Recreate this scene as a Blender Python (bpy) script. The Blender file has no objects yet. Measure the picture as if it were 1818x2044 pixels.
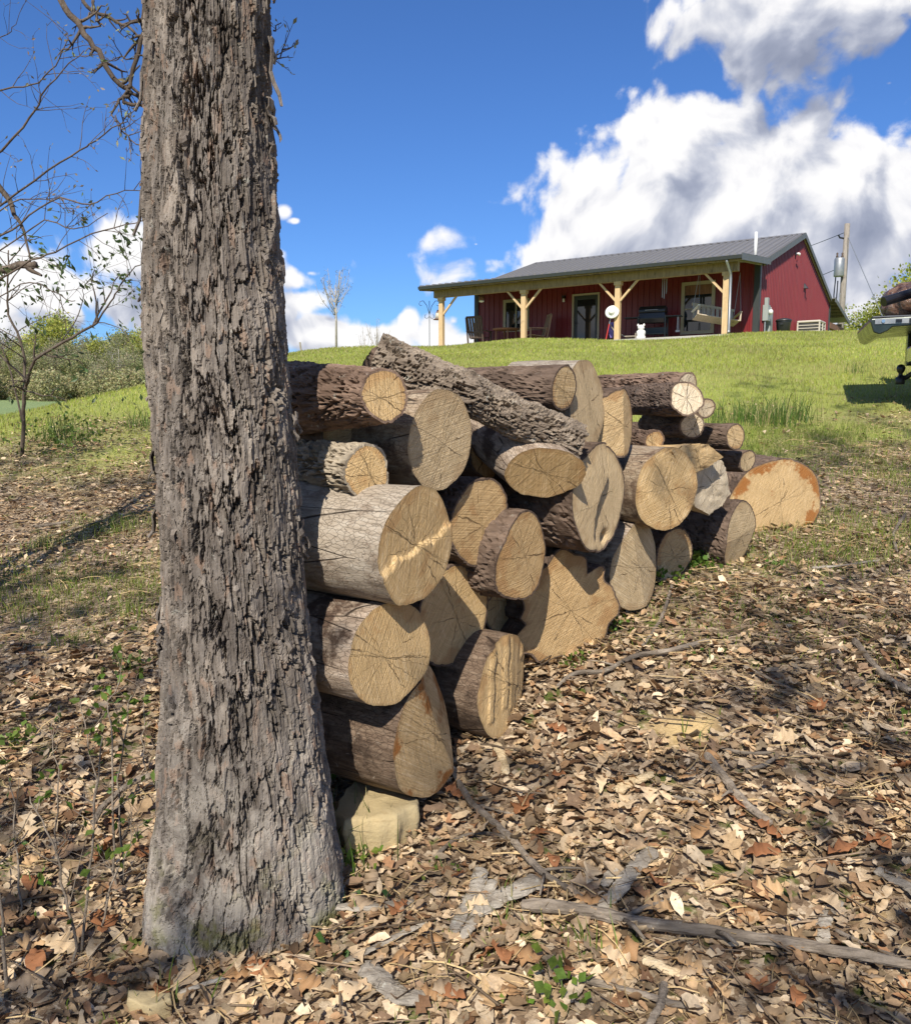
import bpy, math, random
import numpy as np
from mathutils import Vector, Matrix
R = math.radians
SC = bpy.context.scene
COL = SC.collection
random.seed(7)
rng = np.random.default_rng(11)

# ------------------------------------------------------------------ camera
EYE = Vector((0, 0, 1.6))
F, CX, CY, PITCH = 1680.0, 909.0, 1022.0, R(6.86)
cam = bpy.data.cameras.new('camera')
cam.sensor_fit = 'HORIZONTAL'; cam.sensor_width = 36; cam.lens = 36 * F / 1818
cam.clip_start = 0.05; cam.clip_end = 5000
cam_o = bpy.data.objects.new('camera', cam); COL.objects.link(cam_o)
cam_o.location = EYE; cam_o.rotation_euler = (math.pi / 2 - PITCH, 0, 0)
SC.camera = cam_o

def ray(px, py):
    """direction of a photo pixel (1818 px wide frame)"""
    x = (px - CX) / F; y = (CY - py) / F
    c, s = math.cos(PITCH), math.sin(PITCH)
    return Vector((x, c + s * y, -s + c * y))
def at(px, py, D):
    r = ray(px, py); return EYE + r * (D / r.y)
def axis_depth(p):
    q = Vector(p) - EYE
    return q.y * math.cos(PITCH) - q.z * math.sin(PITCH)
def mpp(p):
    """metres per photo pixel at a point"""
    return axis_depth(p) / F

# ------------------------------------------------------------------ sun, sky, exposure
SUN_EL, SUN_AZ = R(43), R(13)          # the sun stands behind the camera, a little to its left
to_sun = Vector((-math.sin(SUN_AZ) * math.cos(SUN_EL), -math.cos(SUN_AZ) * math.cos(SUN_EL), math.sin(SUN_EL)))
sun = bpy.data.lights.new('sun', 'SUN'); sun.energy = 5.0; sun.angle = R(0.53); sun.color = (1.0, 0.93, 0.82)
sun_o = bpy.data.objects.new('sun', sun); COL.objects.link(sun_o)
sun_o.rotation_euler = (-to_sun).to_track_quat('-Z', 'Y').to_euler()
SC.view_settings.view_transform = 'Standard'; SC.view_settings.look = 'None'
SC.view_settings.gamma = 1; SC.view_settings.exposure = 0.35; SC.view_settings.use_curve_mapping = False
SC.cycles.use_denoising = True
SC.cycles.max_bounces = 6; SC.cycles.diffuse_bounces = 3; SC.cycles.glossy_bounces = 3
SC.cycles.transparent_max_bounces = 8; SC.cycles.caustics_reflective = False; SC.cycles.caustics_refractive = False

class NT:
    """little helper for writing node trees"""
    def __init__(s, tree): s.t = tree; s.n = tree.nodes; s.l = tree.links
    def new(s, kind, **kw):
        n = s.n.new(kind)
        for k, v in kw.items(): setattr(n, k, v)
        return n
    def put(s, sock, v):
        if isinstance(v, bpy.types.NodeSocket): s.l.new(v, sock)
        elif isinstance(v, bpy.types.Node): s.l.new(v.outputs[0], sock)
        elif v is not None:
            if hasattr(sock.default_value, '__len__') and not hasattr(v, '__len__'): v = [v] * len(sock.default_value)
            if hasattr(v, '__len__') and len(sock.default_value) == 4 and len(v) == 3: v = tuple(v) + (1,)
            sock.default_value = v
    def math(s, op, a, b=None, c=None, clamp=False):
        n = s.new('ShaderNodeMath', operation=op, use_clamp=clamp)
        for i, v in enumerate((a, b, c)):
            if v is not None: s.put(n.inputs[i], v)
        return n.outputs[0]
    def vmath(s, op, a, b=None, scale=None):
        n = s.new('ShaderNodeVectorMath', operation=op)
        s.put(n.inputs[0], a)
        if b is not None: s.put(n.inputs[1], b)
        if scale is not None: s.put(n.inputs['Scale'], scale)
        return n.outputs['Value'] if op in ('LENGTH', 'DOT_PRODUCT', 'DISTANCE') else n.outputs[0]
    def noise(s, vec, scale, detail=4, rough=0.55, dist=0.0, dim='3D', col=False):
        n = s.new('ShaderNodeTexNoise', noise_dimensions=dim)
        s.put(n.inputs['Vector'], vec); s.put(n.inputs['Scale'], scale); s.put(n.inputs['Detail'], detail)
        s.put(n.inputs['Roughness'], rough); s.put(n.inputs['Distortion'], dist)
        return n.outputs[1] if col else n.outputs[0]
    def voro(s, vec, scale, feature='F1', detail=0, rand=1.0, out=0):
        n = s.new('ShaderNodeTexVoronoi', feature=feature)
        s.put(n.inputs['Vector'], vec); s.put(n.inputs['Scale'], scale)
        if 'Detail' in n.inputs: s.put(n.inputs['Detail'], detail)
        s.put(n.inputs['Randomness'], rand)
        return n.outputs[out]
    def ramp(s, fac, stops, interp='LINEAR'):
        n = s.new('ShaderNodeValToRGB'); e = n.color_ramp.elements; n.color_ramp.interpolation = interp
        while len(e) < len(stops): e.new(0.5)
        for x, (p, c) in zip(e, stops):
            x.position = p
            if not hasattr(c, '__len__'): c = (c, c, c)
            x.color = tuple(c) + ((1,) if len(c) == 3 else ())
        s.put(n.inputs[0], fac); return n.outputs[0]
    def mix(s, fac, a, b, mode='MIX'):
        n = s.new('ShaderNodeMix', data_type='RGBA', blend_type=mode)
        s.put(n.inputs[0], fac); s.put(n.inputs[6], a); s.put(n.inputs[7], b); return n.outputs[2]
    def smooth(s, x, lo, hi, a=0.0, b=1.0):
        n = s.new('ShaderNodeMapRange', interpolation_type='SMOOTHSTEP')
        for i, v in enumerate((x, lo, hi, a, b)): s.put(n.inputs[i], v)
        return n.outputs[0]
    def lin(s, x, lo, hi, a=0.0, b=1.0):
        n = s.new('ShaderNodeMapRange')
        for i, v in enumerate((x, lo, hi, a, b)): s.put(n.inputs[i], v)
        return n.outputs[0]
    def sep(s, v):
        n = s.new('ShaderNodeSeparateXYZ'); s.put(n.inputs[0], v); return n.outputs
    def comb(s, x, y, z):
        n = s.new('ShaderNodeCombineXYZ')
        for i, v in enumerate((x, y, z)): s.put(n.inputs[i], v)
        return n.outputs[0]

world = bpy.data.worlds.new('World'); SC.world = world; world.use_nodes = True
def build_world():
    w = NT(world.node_tree); w.n.clear()
    out = w.new('ShaderNodeOutputWorld'); bg = w.new('ShaderNodeBackground')
    w.l.new(bg.outputs[0], out.inputs[0]); bg.inputs[1].default_value = SKY_STRENGTH
    sky = w.new('ShaderNodeTexSky', sky_type='NISHITA', sun_disc=False)
    sky.sun_elevation = SUN_EL; sky.sun_rotation = math.atan2(to_sun.x, to_sun.y)
    sky.altitude = 300; sky.air_density = 1.0; sky.dust_density = 0.35; sky.ozone_density = 3.0
    blue = w.mix(1.0, sky.outputs[0], SKY_TINT, 'MULTIPLY')
    d = w.new('ShaderNodeTexCoord').outputs['Generated']
    x, y, z = w.sep(d)
    az = w.math('ARCTAN2', x, y); el = w.math('ARCSINE', z)
    p = w.comb(az, el, 0.0)
    def density(off, o1=8):
        q = w.vmath('ADD', p, off)
        # cumulus billows: fractal noise plus inverted cells
        qw = w.vmath('ADD', q, w.vmath('SCALE', w.vmath('SUBTRACT', warp, (.5, .5, .5)), scale=0.09))
        n1 = w.noise(qw, 11.0, o1, 0.58, dim='2D')
        v = w.new('ShaderNodeTexVoronoi', feature='F1', voronoi_dimensions='2D')
        w.put(v.inputs['Vector'], qw); w.put(v.inputs['Scale'], 17.0); w.put(v.inputs['Detail'], 2)
        return w.math('MULTIPLY_ADD', n1, 1.3, w.math('MULTIPLY_ADD', v.outputs[0], -0.5, 0.30 - 0.65))
    warp = w.noise(p, 5.0, 2, 0.5, dim='2D', col=True)
    b0 = b2 = None
    for (cx, cy, rx, ry, a) in CLOUDS:
        r = ray(cx, cy).normalized()
        c = Vector((math.atan2(r.x, r.y), math.asin(r.z), 0))
        kx, ky = F / (rx * 1.12), F / (ry * 1.12)
        q = w.new('ShaderNodeVectorMath', operation='MULTIPLY_ADD')
        w.put(q.inputs[0], p); q.inputs[1].default_value = (kx, ky, 0); q.inputs[2].default_value = (-c.x * kx, -c.y * ky, 0)
        m = w.math('MULTIPLY_ADD', w.vmath('LENGTH', q), -0.8, a)
        m2 = w.math('MULTIPLY_ADD', w.vmath('DISTANCE', q, (0.02 * kx, -0.05 * ky, 0)), -0.8, a)
        b0 = m if b0 is None else w.math('SMOOTH_MAX', b0, m, 0.12)
        b2 = m2 if b2 is None else w.math('MAXIMUM', b2, m2)
    # elsewhere in the sky: the same scattered fair-weather cumulus
    q = w.vmath('MULTIPLY', p, (1.0, 1.7, 0))
    g = w.math('MULTIPLY', w.math('SUBTRACT', w.noise(w.vmath('ADD', q, (3.3, 1.7, 0)), 2.3, 2, 0.5, dim='2D'), 0.52), 4.0)
    wide = w.math('MAXIMUM', w.smooth(w.math('ABSOLUTE', az), 0.62, 0.85), w.smooth(el, 0.5, 0.68))
    g = w.math('ADD', g, w.math('MULTIPLY', w.math('SUBTRACT', wide, 1.0), 6.0))
    b0 = w.math('MAXIMUM', b0, g); b2 = w.math('MAXIMUM', b2, w.math('SUBTRACT', g, .15))
    n0 = density((0, 0, 0))
    d0 = w.math('ADD', b0, n0)
    alpha = w.smooth(d0, 0.0, 0.34)
    n1 = density((-0.010, 0.022, 0), 5)
    relief = w.math('SUBTRACT', n0, n1)                        # small billows facing the sun
    tall = w.math('SUBTRACT', b0, b2)                          # the whole heap: lit above, grey below
    lit = w.math('MULTIPLY_ADD', relief, 0.85, w.math('MULTIPLY_ADD', tall, 0.85, 0.55))
    thin = w.smooth(d0, 0.0, 0.5, 0.15, 0.0)
    lit = w.math('SUBTRACT', lit, w.smooth(el, .26, .46, 0, .26))   # higher up one looks at the grey undersides
    lit = w.math('ADD', lit, thin, clamp=True)
    shade = w.ramp(lit, [(0.0, (.30, .34, .46)), (0.32, (.42, .46, .58)), (0.58, (.66, .69, .78)), (0.82, (.98, .98, 1.0)), (1.0, (1.10, 1.09, 1.08))])
    cloud = w.mix(1.0, shade, CLOUD_GAIN, 'MULTIPLY')
    col = w.mix(alpha, blue, cloud)
    w.l.new(col, bg.inputs[0])
SKY_STRENGTH = 0.10
SKY_TINT = (0.45, 0.71, 1.10)
CLOUD_GAIN = (7.3, 7.3, 7.4)
# heaps of cloud: photo position, half-width, half-height, weight
CLOUDS = [(1130, 480, 70, 60, .95), (1230, 445, 140, 105, 1.2), (1170, 420, 60, 50, .9), (1400, 440, 150, 100, 1.15), (1345, 330, 90, 95, 1.2), (1480, 410, 190, 135, 1.25), (1510, 330, 70, 50, .95), (1640, 420, 140, 120, 1.15), (1800, 450, 110, 120, 1.1), (1350, 530, 340, 80, 1.1), (1570, 335, 80, 60, 1.0), (1700, 600, 170, 100, 1.0), (1440, 320, 60, 50, .9),
          (1570, 15, 155, 85, 1.05), (1720, 0, 160, 55, 1.0), (1495, 130, 55, 85, .9), (1440, 15, 60, 45, .75), (1580, 100, 80, 65, .9), (1835, 15, 60, 30, .75), (1540, 175, 45, 40, .7),
          (1625, 155, 22, 14, .4), (1775, 165, 28, 14, .5),
          (225, 505, 75, 55, 1.0), (80, 575, 130, 60, 1.0), (240, 600, 60, 45, .9), (0, 610, 70, 80, .9), (150, 560, 60, 40, .8),
          (568, 420, 24, 18, .55), (588, 440, 20, 11, .42), (590, 560, 50, 30, .7), (600, 600, 60, 34, .7), (540, 625, 90, 40, .7), (650, 672, 120, 40, .95), (760, 678, 90, 36, .9), (818, 650, 26, 40, .85), (880, 668, 60, 42, .9), (905, 640, 30, 22, .6), (940, 690, 60, 34, .85),
          (520, 560, 50, 60, .8), (950, 487, 16, 9, .38), (60, 470, 40, 18, .4), (620, 545, 30, 14, .5)]
build_world()
world.cycles.sampling_method = 'MANUAL'; world.cycles.sample_map_resolution = 512

# ------------------------------------------------------------------ numeric noise
def _hash(ix, iy, iz, seed=0):
    h = (ix.astype(np.int64) * 374761393 + iy.astype(np.int64) * 668265263 + iz.astype(np.int64) * 2147483647 + seed * 974634777)
    h = (h ^ (h >> 13)) * 1274126177
    h = h & 0xffffffff
    h = (h ^ (h >> 16)) * 2246822519 & 0xffffffff
    return ((h ^ (h >> 15)) & 0xffffff) / float(0xffffff)
def vnoise(x, y, z=None, seed=0):
    x = np.asarray(x, float); y = np.asarray(y, float)
    z = np.zeros_like(x) if z is None else np.asarray(z, float)
    x, y, z = np.broadcast_arrays(x, y, z)
    ix, iy, iz = np.floor(x), np.floor(y), np.floor(z)
    fx, fy, fz = x - ix, y - iy, z - iz
    fx = fx * fx * (3 - 2 * fx); fy = fy * fy * (3 - 2 * fy); fz = fz * fz * (3 - 2 * fz)
    ix, iy, iz = ix.astype(np.int64), iy.astype(np.int64), iz.astype(np.int64)
    r = 0
    for dx in (0, 1):
        for dy in (0, 1):
            for dz in (0, 1):
                wgt = (fx if dx else 1 - fx) * (fy if dy else 1 - fy) * (fz if dz else 1 - fz)
                r = r + wgt * _hash(ix + dx, iy + dy, iz + dz, seed)
    return r * 2 - 1
def fbm(x, y, z=None, octv=4, rough=0.5, seed=0):
    a, f, s = 1.0, 1.0, 0
    for o in range(octv):
        s = s + a * vnoise(np.asarray(x) * f, np.asarray(y) * f, None if z is None else np.asarray(z) * f, seed + o * 17)
        a *= rough; f *= 2.03
    return s
def worley(x, y, seed=0, period=None):
    """F1, F2 and the id of the nearest cell in 2-D; x may wrap with a period"""
    ix, iy = np.floor(x).astype(np.int64), np.floor(y).astype(np.int64)
    f1 = np.full(x.shape, 9.0); f2 = np.full(x.shape, 9.0); cid = np.zeros(x.shape); vy = np.zeros(x.shape)
    for dx in (-1, 0, 1):
        for dy in (-1, 0, 1):
            cx, cy = ix + dx, iy + dy
            wx = np.mod(cx, period) if period else cx
            px = cx + _hash(wx, cy, cy * 0, seed); py = cy + _hash(wx, cy, cy * 0 + 7, seed)
            d = np.hypot(px - x, py - y); c = _hash(wx, cy, cy * 0 + 13, seed)
            near = d < f1
            f2 = np.where(near, f1, np.minimum(f2, d)); cid = np.where(near, c, cid); vy = np.where(near, y - py, vy); f1 = np.where(near, d, f1)
    return f1, f2, cid, vy
def sstep(x, a, b):
    t = np.clip((x - a) / (b - a), 0, 1); return t * t * (3 - 2 * t)

# ------------------------------------------------------------------ scene helpers
def put(o, parent=None):
    COL.objects.link(o)
    if parent is not None: o.parent = parent
    return o
def tag(o, label=None, cat=None, group=None, kind=None):
    if label: o['label'] = label
    if cat: o['category'] = cat
    if group: o['group'] = group
    if kind: o['kind'] = kind
    return o
def thing(name, loc=(0, 0, 0), rotz=0, label=None, cat=None, group=None, matrix=None):
    o = bpy.data.objects.new(name, None); put(o); o.empty_display_size = 0.1
    if matrix is not None: o.matrix_world = matrix
    else: o.location = loc; o.rotation_euler = (0, 0, rotz)
    return tag(o, label, cat, group)
def np_mesh(name, V, quads=None, tris=None, smooth=True, mat=None, parent=None, attrs=None, mats=None, mat_idx=None):
    V = np.ascontiguousarray(V, np.float32)
    me = bpy.data.meshes.new(name)
    nq = 0 if quads is None else len(quads); nt = 0 if tris is None else len(tris)
    me.vertices.add(len(V)); me.vertices.foreach_set('co', V.ravel())
    idx = np.concatenate([np.asarray(a, np.int32).ravel() for a in (quads, tris) if a is not None and len(a)])
    me.loops.add(len(idx)); me.loops.foreach_set('vertex_index', idx)
    starts = np.concatenate([np.arange(nq) * 4, nq * 4 + np.arange(nt) * 3]).astype(np.int32)
    me.polygons.add(nq + nt); me.polygons.foreach_set('loop_start', starts)
    me.polygons.foreach_set('use_smooth', np.full(nq + nt, smooth))
    for m in (mats or ([mat] if mat else [])): me.materials.append(m)
    if mat_idx is not None: me.polygons.foreach_set('material_index', np.asarray(mat_idx, np.int32))
    for k, a in (attrs or {}).items():
        at_ = me.color_attributes.new(k, 'FLOAT_COLOR', 'POINT')
        a = np.asarray(a, np.float32)
        if a.shape[1] == 3: a = np.hstack([a, np.ones((len(a), 1), np.float32)])
        at_.data.foreach_set('color', np.ascontiguousarray(a).ravel())
    me.update(calc_edges=True); me.validate()
    o = bpy.data.objects.new(name, me); put(o, parent)
    return o
def grid_quads(nu, nv, wrap=False):
    """vertex (i,j) -> i*nv+j with i in 0..nu-1; wrap closes the j direction"""
    i = np.arange(nu - 1)[:, None]; j = np.arange(nv if wrap else nv - 1)[None, :]
    j2 = (j + 1) % nv
    return np.stack([i * nv + j, i * nv + j2, (i + 1) * nv + j2, (i + 1) * nv + j], -1).reshape(-1, 4)

class MB:
    """collects simple shapes into one mesh"""
    def __init__(s): s.v = []; s.f = []
    def add(s, vs, fs):
        b = len(s.v); s.v += [tuple(v) for v in vs]; s.f += [tuple(b + i for i in f) for f in fs]; return s
    def box(s, x0, x1, y0, y1, z0, z1):
        return s.add([(x, y, z) for z in (z0, z1) for y in (y0, y1) for x in (x0, x1)], [(0, 2, 3, 1), (4, 5, 7, 6), (0, 1, 5, 4), (2, 6, 7, 3), (0, 4, 6, 2), (1, 3, 7, 5)])
    def bar(s, a, b, w, h, up=(0, 0, 1)):
        """a rectangular bar from a to b, w across and h along up"""
        a, b = Vector(a), Vector(b); d = (b - a).normalized(); up = Vector(up)
        if abs(d.dot(up)) > 0.98: up = Vector((1, 0, 0))
        e = d.cross(up).normalized(); n = e.cross(d).normalized()
        vs = [p + e * (i * w / 2) + n * (j * h / 2) for p in (a, b) for j in (-1, 1) for i in (-1, 1)]
        return s.add(vs, [(0, 1, 3, 2), (4, 6, 7, 5), (0, 4, 5, 1), (2, 3, 7, 6), (0, 2, 6, 4), (1, 5, 7, 3)])
    def tube(s, pts, rad, n=8, caps=True):
        pts = [Vector(p) for p in pts]; m = len(pts)
        if not hasattr(rad, '__len__'): rad = [rad] * m
        b = len(s.v); prev = None
        for i, p in enumerate(pts):
            d = (pts[min(i + 1, m - 1)] - pts[max(i - 1, 0)]).normalized()
            if prev is None:
                e = d.orthogonal().normalized()
            else:
                e = (prev - d * prev.dot(d)); e = e.normalized() if e.length > 1e-6 else d.orthogonal().normalized()
            prev = e; g = d.cross(e)
            for k in range(n):
                a = 2 * math.pi * k / n
                s.v.append(tuple(p + (e * math.cos(a) + g * math.sin(a)) * rad[i]))
        for i in range(m - 1):
            for k in range(n):
                k2 = (k + 1) % n
                s.f.append((b + i * n + k, b + i * n + k2, b + (i + 1) * n + k2, b + (i + 1) * n + k))
        if caps:
            s.f.append(tuple(b + k for k in reversed(range(n)))); s.f.append(tuple(b + (m - 1) * n + k for k in range(n)))
        return s
    def lathe(s, prof, n=20, c=(0, 0, 0)):
        b = len(s.v); m = len(prof)
        for r, z in prof:
            for k in range(n):
                a = 2 * math.pi * k / n; s.v.append((c[0] + r * math.cos(a), c[1] + r * math.sin(a), c[2] + z))
        for i in range(m - 1):
            for k in range(n):
                k2 = (k + 1) % n; s.f.append((b + i * n + k, b + i * n + k2, b + (i + 1) * n + k2, b + (i + 1) * n + k))
        s.f.append(tuple(b + k for k in reversed(range(n)))); s.f.append(tuple(b + (m - 1) * n + k for k in range(n)))
        return s
    def prism(s, poly, a, b, axis=0):
        """a flat outline in the two other axes pushed from a to b along an axis"""
        n = len(poly)
        def mk(t, p): q = list(p); q.insert(axis, t); return tuple(q)
        return s.add([mk(a, p) for p in poly] + [mk(b, p) for p in poly], [tuple(range(n))[::-1], tuple(range(n, 2 * n))] + [(i, (i + 1) % n, n + (i + 1) % n, n + i) for i in range(n)])
    def build(s, name, mat, parent=None, smooth=False, bevel=0):
        me = bpy.data.meshes.new(name); me.from_pydata(s.v, [], s.f); me.materials.append(mat)
        if smooth: me.polygons.foreach_set('use_smooth', [True] * len(me.polygons))
        me.update()
        o = bpy.data.objects.new(name, me); put(o, parent)
        if bevel:
            m = o.modifiers.new('bevel', 'BEVEL'); m.width = bevel; m.segments = 2; m.limit_method = 'ANGLE'
        return o

# ------------------------------------------------------------------ materials
def material(name):
    m = bpy.data.materials.new(name); m.use_nodes = True
    t = NT(m.node_tree); t.n.clear()
    out = t.new('ShaderNodeOutputMaterial'); b = t.new('ShaderNodeBsdfPrincipled'); t.l.new(b.outputs[0], out.inputs[0])
    t.b = b; t.out = out
    return m, t
def bump(t, h, strength=0.5, dist=0.01, normal=None):
    n = t.new('ShaderNodeBump'); n.inputs['Strength'].default_value = strength; n.inputs['Distance'].default_value = dist
    t.put(n.inputs['Height'], h)
    if normal is not None: t.put(n.inputs['Normal'], normal)
    t.l.new(n.outputs[0], t.b.inputs['Normal']); return n.outputs[0]
def simple(name, col, rough=0.6, metal=0.0, var=0.12, scale=6.0, bmp=0.0, spec=0.5):
    m, t = material(name)
    c = t.new('ShaderNodeTexCoord').outputs['Object']
    n = t.noise(c, scale, 5, 0.6)
    t.put(t.b.inputs['Base Color'], t.mix(n, tuple(x * (1 - var) for x in col), tuple(min(1, x * (1 + var)) for x in col)))
    t.put(t.b.inputs['Roughness'], t.lin(n, .3, .7, max(0.02, rough - .08), min(1, rough + .08))); t.b.inputs['Metallic'].default_value = metal
    t.b.inputs['Specular IOR Level'].default_value = spec
    if bmp: bump(t, n, bmp, 0.01)
    return m
def leafy(name, tint=(1, 1, 1), trans=0.35, rough=0.5, spec=0.3):
    """thin leaves and blades: colour from the attribute, some light passing through"""
    m, t = material(name)
    a = t.new('ShaderNodeVertexColor', layer_name='Col').outputs[0]
    c = t.new('ShaderNodeTexCoord').outputs['Object']
    n = t.noise(c, 90.0, 3, 0.6)
    col = t.mix(1.0, t.mix(1.0, a, tint, 'MULTIPLY'), t.ramp(n, [(0.25, .72), (.75, 1.2)]), 'MULTIPLY')
    t.put(t.b.inputs['Base Color'], col); t.b.inputs['Roughness'].default_value = rough; t.b.inputs['Specular IOR Level'].default_value = spec
    if trans:
        tr = t.new('ShaderNodeBsdfTranslucent'); t.put(tr.inputs[0], col)
        mx = t.new('ShaderNodeMixShader'); mx.inputs[0].default_value = trans
        t.l.new(t.b.outputs[0], mx.inputs[1]); t.l.new(tr.outputs[0], mx.inputs[2]); t.l.new(mx.outputs[0], t.out.inputs[0])
    return m

# ------------------------------------------------------------------ the lie of the land
CTRL = np.array([(-8, -10, -2.9), (0, -10, -2.9), (8, -10, -2.6), (-4, -3, -2.15), (0, -3, -2.0), (4, -3, -1.8), (-3, 0, -1.82), (0, 0, -1.68), (3, 0, -1.5),
    (-.7, 2.2, -1.56), (1.1, 1.95, -1.5), (-1.6, 2, -1.62), (0, 1.95, -1.56), (-.07, 2.9, -1.385), (.17, 3.18, -1.28), (.46, 3.51, -1.14), (.87, 3.98, -1.0), (1.10, 4.25, -.93), (1.665, 4.9, -.90), (2.06, 5.35, -.845),
    (-.6, 3.4, -1.33), (0, 4.5, -1.05), (0, 8, -.48), (3, 8, -.34), (3.5, 9.5, -.1), (6, 9, -.05), (-3, 5, -1.15), (-4, 7, -.8), (-4.5, 8.4, -.47), (-2, 8, -.52), (-2, 3.4, -1.42), (3, 3, -1.2), (3, 5, -.86), (6, 5, -.7),
    (-6.5, 12, -.1), (-5.1, 14, .42), (-3.2, 16, .93), (-.25, 17, 1.12), (5.66, 18, 1.38), (9.7, 18, 1.55), (18, 18, 1.9), (0, 13, .55), (6, 13, .66), (-3, 12.5, .28), (10, 12, .6),
    (-5, 25, 1.42), (-.4, 26, 1.90), (4, 25, 2.0), (7.5, 24, 2.05), (13.5, 25, 2.28), (8.6, 27.6, 2.42), (2.5, 31, 2.46), (-.5, 37, 2.42), (14.2, 34, 2.80), (15.5, 37, 2.86), (5, 40, 2.42), (22, 36, 2.9), (-4, 45, 2.0), (10, 48, 2.5), (20, 60, 2.6), (-4, 34, 1.9),
    (-9, 20, -.55), (-8.5, 24, .2), (-15, 20, -1.6), (-15, 30, -1.2), (-20, 15, -1.9), (-20, 60, .2), (-40, 100, 1.3), (-60, 120, 2.3), (-30, 140, 2.6), (-5, 60, .9), (-10, 100, 1.4),
    (0, 150, 1.5), (60, 150, 2), (0, 400, 3), (-200, 300, 4), (200, 300, 4), (-200, 100, 2), (200, 100, 1.5), (-200, -50, -5), (200, -50, -3), (0, -100, -6), (0, 1500, 4), (-1500, 0, 0), (1500, 0, 0), (0, -1500, -8), (-1500, 1500, 4), (1500, 1500, 4)], float)
def _q(x, y): return np.stack([np.arcsinh(np.asarray(x, float) / 4), np.arcsinh(np.asarray(y, float) / 4)], -1)
def _tps(r2): return 0.5 * r2 * np.log(r2 + 1e-12)
_C = _q(CTRL[:, 0], CTRL[:, 1]); _n = len(_C)
_K = _tps(((_C[:, None] - _C[None]) ** 2).sum(-1)) + np.eye(_n) * 0.004
_Pm = np.hstack([np.ones((_n, 1)), _C]); _A = np.zeros((_n + 3, _n + 3)); _A[:_n, :_n] = _K; _A[:_n, _n:] = _Pm; _A[_n:, :_n] = _Pm.T
_W = np.linalg.solve(_A, np.concatenate([CTRL[:, 2] + EYE.z, np.zeros(3)]))
def gz(x, y, rough=True):
    x = np.asarray(x, float); y = np.asarray(y, float); sh = np.broadcast(x, y).shape
    x = np.broadcast_to(x, sh).ravel(); y = np.broadcast_to(y, sh).ravel()
    q = _q(x, y); z = np.empty(len(q))
    for i in range(0, len(q), 20000):
        k = q[i:i + 20000]
        z[i:i + 20000] = _tps(((k[:, None] - _C[None]) ** 2).sum(-1)) @ _W[:_n] + _W[_n] + k @ _W[_n + 1:]
    if rough:
        z = z + 0.018 * fbm(x * 2.3, y * 2.3, octv=3) + 0.03 * vnoise(x * .5, y * .5, seed=5)
    return z.reshape(sh)
def g(x, y): return float(gz(np.array([x]), np.array([y]))[0])
def on_ground(px, py, lift=0.0):
    """where the line of sight of a photo pixel meets the ground"""
    r = ray(px, py); t = np.linspace(0.8, 40, 1600)
    z = EYE.z + r.z * t; zz = gz(r.x * t, r.y * t)
    i = int(np.argmax(z < zz)); i = max(i, 1)
    a, b = t[i - 1], t[i]
    for _ in range(12):
        m = (a + b) / 2
        if EYE.z + r.z * m < g(r.x * m, r.y * m): b = m
        else: a = m
    p = EYE + r * b
    return Vector((p.x, p.y, p.z + lift))
def lawn_mask(x, y):
    """1 on the mown lawn, 0 in the leaf litter under the trees"""
    x = np.asarray(x, float); y = np.asarray(y, float)
    edge = np.interp(x, [-12, -6, -4, -2.2, -1, 0, 2, 3, 5, 8], [8.3, 8.3, 8.5, 8.0, 7.4, 7.0, 7.2, 8.2, 9.2, 9.6])
    n = fbm(x * .7, y * .7, octv=4, seed=31)
    return sstep(y - edge + n * 1.5, -2.0, 2.4)

def ground_material():
    m, t = material('ground_soil_and_turf')
    c = t.new('ShaderNodeTexCoord').outputs['Object']
    a = t.new('ShaderNodeVertexColor', layer_name='Col').outputs[0]
    lawn = t.sep(a)[0]; far = t.sep(a)[1]
    n1 = t.noise(c, 1.3, 6, 0.6); n2 = t.noise(c, 28.0, 5, 0.65); n3 = t.noise(c, 9.0, 4, 0.6)
    vo = t.new('ShaderNodeTexVoronoi', feature='F1'); t.put(vo.inputs['Vector'], t.vmath('ADD', c, t.vmath('SCALE', t.noise(c, 40, 3, col=True), scale=.03))); t.put(vo.inputs['Scale'], 55.0); vc = t.sep(vo.outputs[1])[0]
    soil = t.ramp(vc, [(0.0, (.09, .06, .038)), (.35, (.22, .155, .10)), (.7, (.36, .27, .18)), (1.0, (.48, .39, .28))])
    soil = t.mix(t.smooth(n2, .25, .5, .7, 0), soil, (.10, .068, .042))
    soil = t.mix(t.smooth(n1, .6, .72), soil, (.42, .30, .15))           # bare yellow clay
    soil = t.mix(t.smooth(n3, .56, .68), soil, (.085, .105, .025))       # moss
    turf = t.mix(n2, (.20, .235, .045), (.37, .40, .10))
    turf = t.mix(t.smooth(n3, .58, .75), turf, (.30, .27, .12))
    field = t.mix(t.noise(c, .12, 4, 0.6), (.19, .27, .11), (.27, .33, .14))
    soil = t.mix(t.sep(a)[2], soil, t.mix(n2, (.40, .275, .12), (.64, .48, .25)))
    col = t.mix(lawn, soil, turf); col = t.mix(far, col, field)
    t.put(t.b.inputs['Base Color'], col); t.b.inputs['Roughness'].default_value = 0.95; t.b.inputs['Specular IOR Level'].default_value = 0.15
    bump(t, t.math('ADD', n2, vc), 0.8, 0.02)
    return m
CLAY = [(on_ground(1376, 1456), .075), (on_ground(1353, 1217), .05)]
def clay(x, y):
    """bare yellow clay scraped free of leaves"""
    x = np.asarray(x, float); y = np.asarray(y, float); n = fbm(x * 6, y * 6, octv=3, seed=14) * .35
    return np.max([sstep(1.25 - np.hypot((x - c.x) / (r * 1.5), (y - c.y) / r) + n, 0, .5) for c, r in CLAY], axis=0)
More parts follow.
